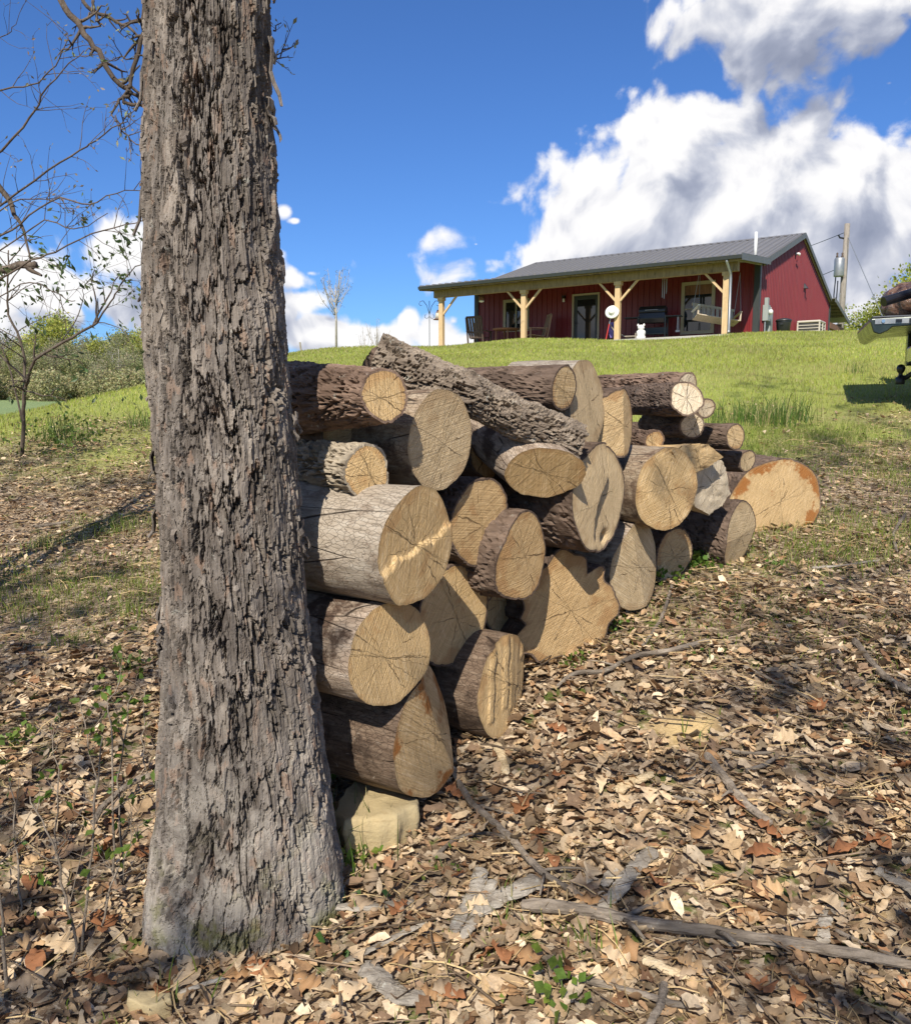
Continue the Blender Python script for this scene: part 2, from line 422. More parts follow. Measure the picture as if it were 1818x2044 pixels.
def build_ground():
    def axis(lim, fine, step):
        a = [0.0]; s = step
        while a[-1] < lim:
            if a[-1] > fine: s *= 1.13
            a.append(a[-1] + s)
        return np.array(a)
    xp = axis(1500, 5, .07); xs = np.concatenate([-xp[:0:-1], xp])
    yp = axis(1500, 11, .08); yn = axis(1500, 1.0, .25); ys = np.concatenate([-yn[:0:-1], yp])
    X, Y = np.meshgrid(xs, ys, indexing='ij'); Z = gz(X, Y)
    L = lawn_mask(X, Y); far = sstep(np.hypot(X, Y), 40, 70)
    V = np.stack([X, Y, Z], -1).reshape(-1, 3)
    o = np_mesh('ground', V, grid_quads(len(xs), len(ys)), mat=ground_material(), attrs={'Col': np.stack([L, far, clay(X, Y)], -1).reshape(-1, 3)})
    # keep faces looking up
    if o.data.polygons[0].normal.z < 0: o.data.flip_normals()
    tag(o, kind='structure'); return o
build_ground()

# ------------------------------------------------------------------ bark and wood
def bark_material(name, lo, hi, lichen=0.3, moss=False, scale=1.0, axis='Z', rough=0.92, plates=False):
    m, t = material(name)
    c = t.new('ShaderNodeTexCoord').outputs['Object']
    rnd = t.new('ShaderNodeObjectInfo').outputs['Random']
    c = t.vmath('ADD', c, t.comb(t.math('MULTIPLY', rnd, 17.0), t.math('MULTIPLY', rnd, 9.0), t.math('MULTIPLY', rnd, 5.0)))
    st = (1, 1, .22) if axis == 'Z' else (.22, 1, 1)
    cs = t.vmath('MULTIPLY', c, st); n4 = t.noise(cs, 95 * scale, 4, 0.6)
    n1 = t.noise(cs, 42 * scale, 6, 0.65); n2 = t.noise(c, 5.0 * scale, 5, 0.6); n3 = t.noise(c, 160 * scale, 3, 0.6)
    col = t.ramp(n1, [(.25, lo), (.62, hi), (.8, tuple(min(1, x * 1.25) for x in hi))])
    col = t.mix(t.smooth(n2, .40, .65, 0, .55), col, tuple(x * .72 for x in lo))
    if plates:
        pa = t.sep(t.new('ShaderNodeVertexColor', layer_name='Col').outputs[0])
        col = t.mix(1.0, col, t.ramp(pa[0], [(.15, (.62, .60, .58)), (.5, (1, 1, 1)), (.85, (1.32, 1.30, 1.26))]), 'MULTIPLY')
        col = t.mix(t.smooth(pa[2], .86, .95, 0, .5), col, (.24, .15, .10))
    if lichen:
        li = t.noise(c, 26 * scale, 5, 0.7)
        col = t.mix(t.math('MULTIPLY', t.smooth(li, .62, .68), lichen), col, (.50, .50, .43))
    if moss:
        z = t.sep(t.new('ShaderNodeTexCoord').outputs['Object'])[2]
        mk = t.math('MULTIPLY', t.smooth(z, .55, .05), t.smooth(t.noise(c, 9, 4, .6), .52, .64))
        col = t.mix(t.math('MULTIPLY', mk, .75), col, (.12, .12, .03))
        pale = t.math('MULTIPLY', t.smooth(z, .95, .3), t.smooth(t.noise(c, 7, 5, .7), .42, .62))
        col = t.mix(t.math('MULTIPLY', pale, .55), col, (.42, .38, .32))
    t.put(t.b.inputs['Base Color'], col); t.b.inputs['Roughness'].default_value = rough; t.b.inputs['Specular IOR Level'].default_value = 0.2
    bump(t, t.math('ADD', t.math('ADD', n1, t.math('MULTIPLY', n4, .7)), t.math('MULTIPLY', n3, .35)), 0.9, 0.006)
    return m
M = {}
M['trunk'] = bark_material('shaggy_grey_bark', (.080, .064, .052), (.235, .205, .175), lichen=.35, moss=True, plates=True)
M['trunk_plain'] = bark_material('plain_grey_bark', (.10, .080, .064), (.29, .25, .21), lichen=.3)
M['bark_dark'] = bark_material('dark_log_bark', (.055, .036, .026), (.19, .135, .10), lichen=.15, axis='X')
M['bark_red'] = bark_material('reddish_log_bark', (.085, .052, .036), (.27, .185, .135), lichen=.5, axis='X')
M['bark_pale'] = bark_material('pale_flaky_log_bark', (.15, .115, .08), (.47, .40, .30), lichen=.25, axis='X')
M['bark_branch'] = bark_material('weathered_branch_bark', (.12, .088, .065), (.35, .285, .215), lichen=.6, axis='X')
M['twig'] = bark_material('twig_bark', (.06, .045, .035), (.17, .135, .105), lichen=.2)
M['stick'] = bark_material('fallen_stick_bark', (.10, .078, .058), (.30, .25, .195), lichen=.35, axis='X')
def peeled_material(name, c1, c2, c3, dark, amt):
    """wood under fallen-off bark: grey tan, smooth, with long drying cracks"""
    m, t = material(name)
    c = t.new('ShaderNodeTexCoord').outputs['Object']
    rnd = t.new('ShaderNodeObjectInfo').outputs['Random']
    c = t.vmath('ADD', c, t.comb(t.math('MULTIPLY', rnd, 17.0), t.math('MULTIPLY', rnd, 9.0), t.math('MULTIPLY', rnd, 5.0)))
    n1 = t.noise(t.vmath('MULTIPLY', c, (.15, 1, 1)), 60, 5, 0.65); n2 = t.noise(c, 7, 5, .65); n3 = t.noise(t.vmath('MULTIPLY', c, (.5, 1, 1)), 35, 5, .75, 0.6)
    col = t.ramp(n1, [(.25, c1), (.5, c2), (.75, c3)])
    col = t.mix(t.smooth(n2, .5, .62, 0, amt), col, dark)
    sc = t.new('ShaderNodeTexVoronoi', feature='DISTANCE_TO_EDGE'); t.put(sc.inputs['Vector'], t.vmath('ADD', t.vmath('MULTIPLY', c, (.45, 1, 1)), t.vmath('SCALE', t.noise(c, 30, 3, col=True), scale=.02))); t.put(sc.inputs['Scale'], 75.0); scale_ = t.smooth(sc.outputs[0], .0, .06, 1, 0)
    col = t.mix(t.math('MULTIPLY', scale_, .22), col, dark)
    col = t.mix(t.smooth(n3, .60, .70, 0, .7), col, (.12, .08, .055))
    col = t.mix(t.smooth(n3, .30, .38, .6, 0), col, (.50, .44, .36))
    v = t.new('ShaderNodeTexVoronoi', feature='DISTANCE_TO_EDGE'); t.put(v.inputs['Vector'], t.vmath('MULTIPLY', c, (.12, 1, 1))); t.put(v.inputs['Scale'], 9.0)
    crack = t.smooth(v.outputs[0], .0, .014, 1, 0)
    crack = t.math('MULTIPLY', crack, t.smooth(t.noise(c, 5, 2), .48, .55))
    col = t.mix(crack, col, (.035, .022, .015))
    t.put(t.b.inputs['Base Color'], col); t.b.inputs['Roughness'].default_value = .75; t.b.inputs['Specular IOR Level'].default_value = .25
    h = t.math('SUBTRACT', t.math('ADD', t.math('MULTIPLY', n1, .4), t.math('MULTIPLY', n3, .6)), t.math('ADD', t.math('MULTIPLY', crack, 1.5), t.math('MULTIPLY', scale_, .5)))
    bump(t, h, .8, .008); return m
M['peeled'] = peeled_material('peeled_brown_log', (.19, .13, .085), (.33, .25, .17), (.46, .38, .28), (.13, .08, .052), .85)
M['peeled_grey'] = peeled_material('peeled_grey_log', (.24, .195, .145), (.37, .31, .24), (.47, .42, .345), (.18, .13, .09), .6)
M['peeled_dark'] = peeled_material('dark_brown_log_skin', (.07, .045, .03), (.16, .11, .075), (.28, .21, .15), (.05, .032, .022), .8)
M['peeled_patchy'] = peeled_material('patchy_brown_log_skin', (.20, .145, .105), (.36, .28, .21), (.50, .42, .34), (.09, .058, .04), 1.0)
def endgrain(name, base, stain, stain_amt, crack_seed, pale=(.66, .53, .34)):
    m, t = material(name)
    tc = t.new('ShaderNodeTexCoord').outputs['Object']
    rnd = t.new('ShaderNodeObjectInfo').outputs['Random']
    rn = t.sep(t.new('ShaderNodeVertexColor', layer_name='Col').outputs[0])[0]
    x, y, z = t.sep(tc)
    a = t.math('MULTIPLY', rnd, 6.283); ca = t.math('COSINE', a); sa = t.math('SINE', a)
    yy = t.math('SUBTRACT', t.math('MULTIPLY', y, ca), t.math('MULTIPLY', z, sa)); zz = t.math('ADD', t.math('MULTIPLY', y, sa), t.math('MULTIPLY', z, ca))
    yy = t.math('ADD', yy, t.math('MULTIPLY', t.math('SUBTRACT', rnd, .5), .05))
    p = t.comb(yy, zz, t.math('MULTIPLY', rnd, 31.0))
    wv = t.vmath('SCALE', t.vmath('SUBTRACT', t.noise(p, 9, 4, .6, col=True), (.5, .5, .5)), scale=.035)
    pw = t.vmath('ADD', p, wv); yw, zw, _ = t.sep(pw)
    r = t.math('SQRT', t.math('ADD', t.math('POWER', yw, 2.0), t.math('POWER', zw, 2.0)))
    rings = t.noise(t.comb(t.math('MULTIPLY', r, 210.0), rnd, 0.0), 1.0, 3, .7)
    ang = t.math('ARCTAN2', zw, yw)
    rays = t.noise(t.comb(t.math('MULTIPLY', t.math('COSINE', ang), 16.0), t.math('MULTIPLY', t.math('SINE', ang), 16.0), t.math('MULTIPLY', r, 12.0)), 1.6, 4, .7)
    saw = t.noise(t.comb(t.math('MULTIPLY', zz, 6.0), t.math('MULTIPLY', t.math('ADD', t.math('MULTIPLY', zz, .12), yy), 260.0), rnd), 1.0, 3, .6)
    saw2 = t.noise(t.comb(t.math('MULTIPLY', t.math('SUBTRACT', yy, t.math('MULTIPLY', zz, .6)), 190.0), t.math('MULTIPLY', zz, 5.0), rnd), 1.0, 3, .6)
    big = t.noise(p, 7.0, 5, .62)
    f = t.math('ADD', t.math('MULTIPLY', rings, .34), t.math('ADD', t.math('MULTIPLY', rays, .24), t.math('MULTIPLY', saw, .42)))
    col = t.ramp(f, [(.36, tuple(v * .56 for v in base)), (.5, base), (.63, pale)])
    col = t.mix(t.smooth(big, .38, .70, 0, .55), col, tuple(v * .72 for v in base))
    edge = t.smooth(rn, .62, 1.0)
    sm = t.math('MULTIPLY', t.smooth(t.math('ADD', big, t.math('MULTIPLY', edge, .16)), .60, .70), stain_amt)
    col = t.mix(sm, col, stain)
    col = t.mix(t.smooth(rn, .93, 1.0, 0, .45), col, tuple(v * .5 for v in base))
    # drying cracks running out from the pith
    rs = random.Random(crack_seed); crack = None
    wob = t.math('MULTIPLY', t.math('SUBTRACT', t.noise(p, 30, 3), .5), .018)
    for k in range(7):
        th = rs.uniform(0, 6.283); ln = rs.uniform(.05, .17); off = rs.uniform(0, .03) if k < 3 else rs.uniform(.05, .12); wd = rs.uniform(.0008, .0026)
        al = t.math('ADD', t.math('MULTIPLY', yw, math.cos(th)), t.math('MULTIPLY', zw, math.sin(th)))
        ac = t.math('ABSOLUTE', t.math('ADD', wob, t.math('SUBTRACT', t.math('MULTIPLY', zw, math.cos(th)), t.math('MULTIPLY', yw, math.sin(th)))))
        w_ = t.math('MULTIPLY', t.smooth(al, off, off + .008), t.lin(al, off, off + ln, wd, 0))
        c1 = t.math('MULTIPLY', t.smooth(t.math('SUBTRACT', w_, ac), -.0007, .0007), t.smooth(al, off + ln * .9, off + ln, 1, 0))
        crack = c1 if crack is None else t.math('MAXIMUM', crack, c1)
    col = t.mix(t.math('MULTIPLY', crack, .62), col, (.10, .055, .026))
    t.put(t.b.inputs['Base Color'], col); t.b.inputs['Roughness'].default_value = .82; t.b.inputs['Specular IOR Level'].default_value = .2
    h = t.math('ADD', t.math('MULTIPLY', saw, .5), t.math('ADD', t.math('MULTIPLY', saw2, .5), t.math('MULTIPLY', rings, .25)))
    h = t.math('SUBTRACT', h, t.math('MULTIPLY', crack, 1.2))
    bump(t, h, 1.0, .012)
    return m
TAN = (.60, .42, .215); DIM = (.56, .375, .18)
M['cut_a'] = endgrain('cut_wood_tan', TAN, (.38, .19, .075), .5, 1, (.76, .60, .37))
M['cut_b'] = endgrain('cut_wood_golden', (.63, .43, .205), (.42, .21, .075), .4, 2, (.78, .60, .36))
M['cut_c'] = endgrain('cut_wood_orange_stained', (.60, .41, .20), (.34, .135, .035), .95, 3, (.76, .58, .35))
M['cut_d'] = endgrain('cut_wood_pale_grey', (.58, .43, .245), (.38, .24, .12), .4, 4, (.75, .61, .40))
M['cut_e'] = endgrain('cut_wood_brown', DIM, (.34, .17, .065), .5, 5, (.72, .54, .31))
M['cut_f'] = endgrain('cut_wood_bleached', (.66, .54, .37), (.44, .29, .15), .4, 6, (.80, .71, .56))
CUTS = ['cut_a', 'cut_b', 'cut_c', 'cut_d', 'cut_e', 'cut_f']

# ------------------------------------------------------------------ the big tree
ROWS = [(-900, 300, 500), (-400, 292, 530), (0, 291, 541), (200, 292, 545), (400, 291, 552), (600, 290, 570), (800, 300, 590), (1000, 312, 600), (1200, 321, 612), (1400, 321, 640), (1560, 312, 664), (1720, 300, 676), (1900, 284, 660)]
TREE_D = 2.46
_tr = []
for y_, l_, r_ in ROWS:
    c_ = at((l_ + r_) / 2, y_, TREE_D); _tr.append((c_.z, c_.x, (r_ - l_) / 2 * mpp(c_) * .955))
_tr.sort(); _tr = np.array(_tr)
def trunk_axis(z):
    z = np.asarray(z, float)
    cx = np.interp(z, _tr[:, 0], _tr[:, 1]); r = np.interp(z, _tr[:, 0], _tr[:, 2])
    top = np.clip((z - _tr[-1, 0]) / 6.5, 0, 1); r = r * (1 - top * .6)
    return cx, TREE_D + 0 * z + top * .5, r
def bark_relief(ang_n, z, theta, seed, cells, zlen, depth, shag=.5, small=.5, tone=False):
    """flaky plates with sharp broken edges and dark fissures between them; ang_n 0..1 round the trunk"""
    cx, sx = np.cos(theta), np.sin(theta); q = .2 / zlen
    w1 = fbm(cx * 2.5 + 7, sx * 2.5, z * 3.2 * q, 3, seed=seed)
    w2 = fbm(cx * 9, sx * 9 + 3, z * 9 * q, 5, .62, seed=seed + 5); w3 = fbm(cx * 9 + 5, sx * 9, z * 9 * q, 5, .62, seed=seed + 6)
    f1, f2, cid, vy = worley(ang_n * cells + w1 * .9 + w2 * .38, z / zlen + w3 * .30, seed, cells)
    fis = sstep(f2 - f1, .01, .13)
    g1, g2, gid, gy = worley(ang_n * cells * 2 + w1 * 1.4 + w2 * .7, z / (zlen * .34) + w3 * .5 + .3 * gid0(ang_n, cells), seed + 3, cells * 2)
    k1, k2, kid, ky = worley(ang_n * cells * 4 + w2 * .9, z / (zlen * .15) + w3 * .7, seed + 8, cells * 4)
    crk = sstep(g2 - g1, .0, .10)
    streak = fbm(cx * 40, sx * 40, z * 6, 3, seed=seed + 9)
    h = depth * (-2.1 * (1 - fis) + .8 * (cid - .5) * fis - .35 * (1 - crk) + (.9 * small) * (gid - .5) - shag * np.clip(gy, -.7, .7) * .8 + .42 * small * (kid - .5) + .22 * streak)
    if tone: return h, cid, gid, kid
    return h
def gid0(a, cells): return vnoise(a * cells * 2, a * 0 + .5, seed=2)
def build_tree():
    root = thing('shagbark_tree', (float(trunk_axis(0.1)[0]), TREE_D, 0.0), label='large tree with shaggy grey bark and a flared mossy base, firewood stacked against it', cat='tree')
    org = np.array(root.location)
    nth = 380
    u = np.arange(nth) / nth                                  # denser towards the viewer (theta = -90 deg)
    th = 2 * np.pi * u - .62 * np.sin(2 * np.pi * u) - np.pi / 2
    zs = np.arange(-0.12, 3.10, .0036)
    TH, Z = np.meshgrid(th, zs, indexing='xy')
    an = np.mod(TH / (2 * np.pi), 1.0)
    cx, cy, r = trunk_axis(Z)
    base = sstep(Z, .55, -.1)
    lobes = 1 + base * (.07 * np.cos(3 * TH + 1.0) + .06 * np.cos(5 * TH + .4) + .10 * np.cos(TH - .6)) + .012 * np.cos(2 * TH + Z * 2)
    amp = .0125 * (1 - .3 * sstep(Z, .9, .2)) 
    dsp, t1, t2, t3 = bark_relief(an, Z, TH, 3, 24, .24, 1.0, tone=True); dsp = dsp * amp; tn = np.clip(.55 + .28 * (t1 - .5) + .5 * (t2 - .5) + .35 * (t3 - .5), 0, 1)
    rr = r * lobes + dsp + .012 * fbm(np.cos(TH) * 1.5, np.sin(TH) * 1.5, Z * 2.2, 3, seed=77)
    V = np.stack([cx + rr * np.cos(TH) - org[0], cy + rr * np.sin(TH) - org[1], Z - org[2]], -1).reshape(-1, 3)
    np_mesh('trunk', V, grid_quads(len(zs), nth, True), mat=M['trunk'], parent=root, smooth=False, attrs={'Col': np.stack([tn, t2, t3], -1).reshape(-1, 3)})
    # the upper stem, limbs and twigs above the picture
    mb = MB(); zz = np.linspace(3.1, 9.5, 14); a = [trunk_axis(z) for z in zz]
    mb.tube([(float(c[0]) - org[0], float(c[1]) - org[1], z) for c, z in zip(a, zz)], [float(c[2]) for c in a], 20)
    mb.build('upper_stem', M['trunk_plain'], root, smooth=True)
    rs = random.Random(4)
    for k in range(7):
        z0 = 4.6 + k * .65; c = trunk_axis(z0); an_ = k * 2.4 + .8
        p = Vector((float(c[0]) - org[0], float(c[1]) - org[1], z0)); d = Vector((math.cos(an_), math.sin(an_) * .7 + .3, .5)).normalized()
        lm = MB(); grow(lm, p, d, .07, 1.9, 3, rs); lm.build('limb', M['twig'], root, smooth=True)
    # loose plates of bark standing off the trunk, long ones at its sides
    spots = []
    for k in range(26):
        z = rs.uniform(.9, 3.0); side = rs.choice((-1, -1, 1)); t = (math.pi * 1.02 if side < 0 else -.02) + rs.uniform(-.16, .2) * side
        spots.append((t, z, rs.uniform(.04, .12), rs.uniform(.012, .028), rs.uniform(.05, .28)))
    for k in range(34):
        spots.append((-math.pi / 2 + rs.uniform(-1.3, 1.3), rs.uniform(.75, 3.0), rs.uniform(.03, .09), rs.uniform(.004, .011), rs.uniform(.02, .12)))
    spots += [(math.pi * 1.01, 2.33, .24, .014, .16), (math.pi * 1.02, 2.62, .2, .014, .16), (math.pi * 1.0, 2.05, .14, .016, .2), (-.02, 2.62, .18, .009, .14), (0.02, 2.45, .1, .008, .2), (math.pi * 1.02, 1.72, .09, .022, .15)]
    for (t, z, ln, wd, fl) in spots:
        n = 7; vs = []; c = trunk_axis(z)
        for i in range(n):
            f = i / (n - 1); zz_ = z - f * ln; c = trunk_axis(zz_); rad = float(c[2]) + .004 + .006 * math.sin(f * 9 + t * 5) + fl * ln * f * f
            ww = wd * (1 - .85 * max(0, f - .3) / .7) * (.7 + .5 * rs.random())
            for s_ in (-1, 0, 1):
                tt = t + s_ * ww / float(c[2]); rr_ = rad - (.004 if s_ else 0)
                vs.append((float(c[0]) + rr_ * math.cos(tt) - org[0], float(c[1]) + rr_ * math.sin(tt) - org[1], zz_ + rs.uniform(-.006, .006)))
        m = MB(); m.add(vs, [(i * 3 + k, i * 3 + k + 1, i * 3 + k + 4, i * 3 + k + 3) for i in range(n - 1) for k in (0, 1)])
        o = m.build('bark_strip', M['trunk_plain'], root, smooth=False)
        so = o.modifiers.new('thickness', 'SOLIDIFY'); so.thickness = .004; so.offset = -1
    return root
def grow(mb, p, d, r, ln, depth, rs, tips=None, n=6, up=.12, wob=.22):
    """a limb that forks into twigs"""
    pts, rad = [p], [r]; k = max(3, int(ln / .28)); q = p.copy(); dd = d.copy()
    for i in range(k):
        dd = (dd + Vector((rs.gauss(0, wob), rs.gauss(0, wob), rs.gauss(0, wob) + up))).normalized(); q = q + dd * (ln / k)
        pts.append(q.copy()); rad.append(r * (1 - .65 * (i + 1) / k))
        if depth > 0 and i >= 1 and rs.random() < .75:
            a = dd.orthogonal().normalized(); a.rotate(Matrix.Rotation(rs.uniform(0, 6.28), 3, dd))
            grow(mb, q.copy(), (dd * .7 + a * .8).normalized(), rad[-1] * .62, ln * rs.uniform(.45, .65), depth - 1, rs, tips, max(3, n - 1), up, wob)
    mb.tube(pts, rad, n, caps=False)
    if tips is not None and depth <= 1: tips += [(pts[-1], dd.copy())] + ([(pts[len(pts) // 2], dd.copy())] if depth == 0 else [])
TREE = build_tree()

# ------------------------------------------------------------------ the stack of logs
PN = Vector((.755, -.656, 0)); P0 = Vector((-.07, 2.9, 0))
def pile_point(px, py, off):
    r = ray(px, py); t = (off + PN.dot(P0)) / PN.dot(Vector((r.x, r.y, 0)))
    return EYE + r * t
def log_mesh(root, ry, rz, L, side, cut, h, seed, lob=.035, thick=None, knots=(), taper=0.0, outline=None, res=True):
    rs = np.random.default_rng(seed)
    nth = 112 if res else 48; th = np.arange(nth) / nth * 2 * np.pi
    nx = max(20, int(L / (.013 if res else .03))); xs = np.linspace(-L, 0, nx)
    TH, X = np.meshgrid(th, xs, indexing='xy')
    ph = rs.uniform(0, 6.28, 4)
    shape = 1 + lob * (np.cos(2 * TH + ph[0]) * .4 + .5 * np.cos(3 * TH + ph[1]) + .35 * np.cos(5 * TH + ph[2] + X * 2) + .2 * np.cos(8 * TH + ph[3]))
    if outline is not None: shape = shape * outline(TH)
    shape = shape * (1 + taper * X / L) + .02 * fbm(np.cos(TH) * 2, np.sin(TH) * 2, X * 4, 3, seed=seed)
    rm = (ry + rz) / 2
    circ = 2 * math.pi * rm
    bark = not side.startswith('peeled')
    if bark:
        cells = max(8, int(circ / .034))
        amp = {'bark_dark': .0065, 'bark_red': .013, 'bark_pale': .015}[side] * min(1.15, max(.6, rm / .12))
        dsp = bark_relief(np.mod(TH / (2 * np.pi), 1), X, TH, seed + 11, cells, .12, 1.0, .3) * amp * (.25 + .75 * sstep(-X, .0, .05))
    else:
        dsp = .0016 * fbm(np.cos(TH) * 9, np.sin(TH) * 9, X * 6, 4, seed=seed)
    for (kx, kth, ks) in knots:
        dd = np.hypot((X - kx) / ks, (np.mod(TH - kth + np.pi, 2 * np.pi) - np.pi) * rm / ks)
        dsp = dsp + .035 * np.exp(-dd ** 2 * 1.2) - .05 * np.exp(-dd ** 2 * 9)
    Y = (ry * shape + dsp) * np.cos(TH); Z = (rz * shape + dsp) * np.sin(TH)
    Xh = h(Y / ry, Z / rz)
    w = sstep(X, -max(.12, abs(Xh).max() * 2.2), 0)
    Xp = X + Xh * w
    V = np.stack([Xp, Y, Z], -1)
    rim = V[-1]
    tb = (thick if thick is not None else (.008 if bark else .0))
    inner = rim.copy(); k = 1 - tb / rm; inner[:, 1:] *= k; inner[:, 0] = h(inner[:, 1] / ry, inner[:, 2] / rz)
    Vb = V.reshape(-1, 3); Q = grid_quads(nx, nth, True)
    if tb:
        b0 = len(Vb); Vb = np.vstack([Vb, inner])
        j = np.arange(nth); j2 = (j + 1) % nth; a0 = (nx - 1) * nth
        Q = np.vstack([Q, np.stack([a0 + j, a0 + j2, b0 + j2, b0 + j], -1)])
    np_mesh('bark' if bark else 'peeled_surface', Vb, Q, mat=M[side], parent=root, smooth=not bark)
    nr = 34; fr = (np.linspace(0, 1, nr) ** .8)[:, None]
    Yc = inner[None, :, 1] * fr; Zc = inner[None, :, 2] * fr
    Xc = h(Yc / ry, Zc / rz) + .0007 * fbm(Yc * 260, Zc * 30, octv=2, seed=seed)
    Vc = np.stack([Xc, Yc, Zc], -1).reshape(-1, 3)
    rn = np.broadcast_to(fr, Yc.shape).reshape(-1, 1)
    np_mesh('cut_face', Vc, grid_quads(nr, nth, True), mat=M[cut], parent=root, attrs={'Col': np.hstack([rn, rn * 0, rn * 0])})
    back = V[0]; Vk = np.vstack([back, back.mean(0, keepdims=True)]); j = np.arange(nth)
    rk = np.ones((nth + 1, 1)); rk[-1] = 0
    np_mesh('rear_cut_face', Vk, tris=np.stack([(j + 1) % nth, j, 0 * j + nth], -1), mat=M[cut], parent=root, smooth=False, attrs={'Col': np.hstack([rk, rk * 0, rk * 0])})
def plane(a, b=0.0, c=0.0): return lambda y, z: a * y + b * z + c + 0 * y
def ridge(dirn, s1, s2, off=0.0, base=None):
    """two saw cuts meeting in a ridge; dirn is the angle across the ridge"""
    ca, sa = math.cos(R(dirn)), math.sin(R(dirn))
    def h(y, z):
        q = y * ca + z * sa - off
        r_ = np.where(q > 0, -s1 * q, s2 * q)
        return r_ + (base(y, z) if base else 0)
    return h
def torn(edge, depth, amp=.09, seed=0, freq=5.0, slope=0.0):
    """the part below a ragged line stands proud of the rest"""
    def h(y, z):
        e = edge(y) + amp * fbm(y * freq, y * 0 + seed, octv=3, seed=seed) + amp * .6 * vnoise(y * 17, y * 0 + 2, seed=seed)
        return depth * sstep(e - z, -.02, .05) + slope * z
    return h
def rips(seed, depth):
    def h(y, z):
        col = np.floor(y * 6.5 + .4 * vnoise(z * 3, y * 0 + 4, seed=seed)); top = _hash(col.astype(np.int64), col.astype(np.int64) * 0 + 3, col.astype(np.int64) * 0, seed)
        tall = _hash(col.astype(np.int64), col.astype(np.int64) * 0 + 9, col.astype(np.int64) * 0, seed)
        return depth * (tall - .4) * sstep(z - (top * 1.3 - .9), -.04, .06) - .06 * np.abs(y) * .5 - .02 * y
    return h
def fork(seed):
    """two fused stems with a deep seam of bark between them"""
    def h(y, z):
        seam = y - (.28 * z + .05 + .10 * np.sin(z * 4) + .05 * fbm(z * 4, y * 0, octv=3, seed=seed))
        return -.075 * np.exp(-(seam / .055) ** 2) * sstep(z, -.72, -.5) - .05 * np.exp(-((y - .35) ** 2 + (z + .76) ** 2) / .012) - .03 * sstep(seam, .0, .05) - .02 * np.clip(z - .4, 0, 1)
    return h
def gnarled(th): return 1 + .07 * np.cos(3 * th + 1) + .05 * np.cos(7 * th) + .035 * np.cos(13 * th + 2) - .20 * np.exp(-((np.mod(th - 1.05 + np.pi, 2 * np.pi) - np.pi) / .13) ** 2) - .16 * np.exp(-((np.mod(th - 3.35 + np.pi, 2 * np.pi) - np.pi) / .10) ** 2) + .1 * np.exp(-((np.mod(th - 3.6 + np.pi, 2 * np.pi) - np.pi) / .2) ** 2)
flat = plane(0.01, 0.008)
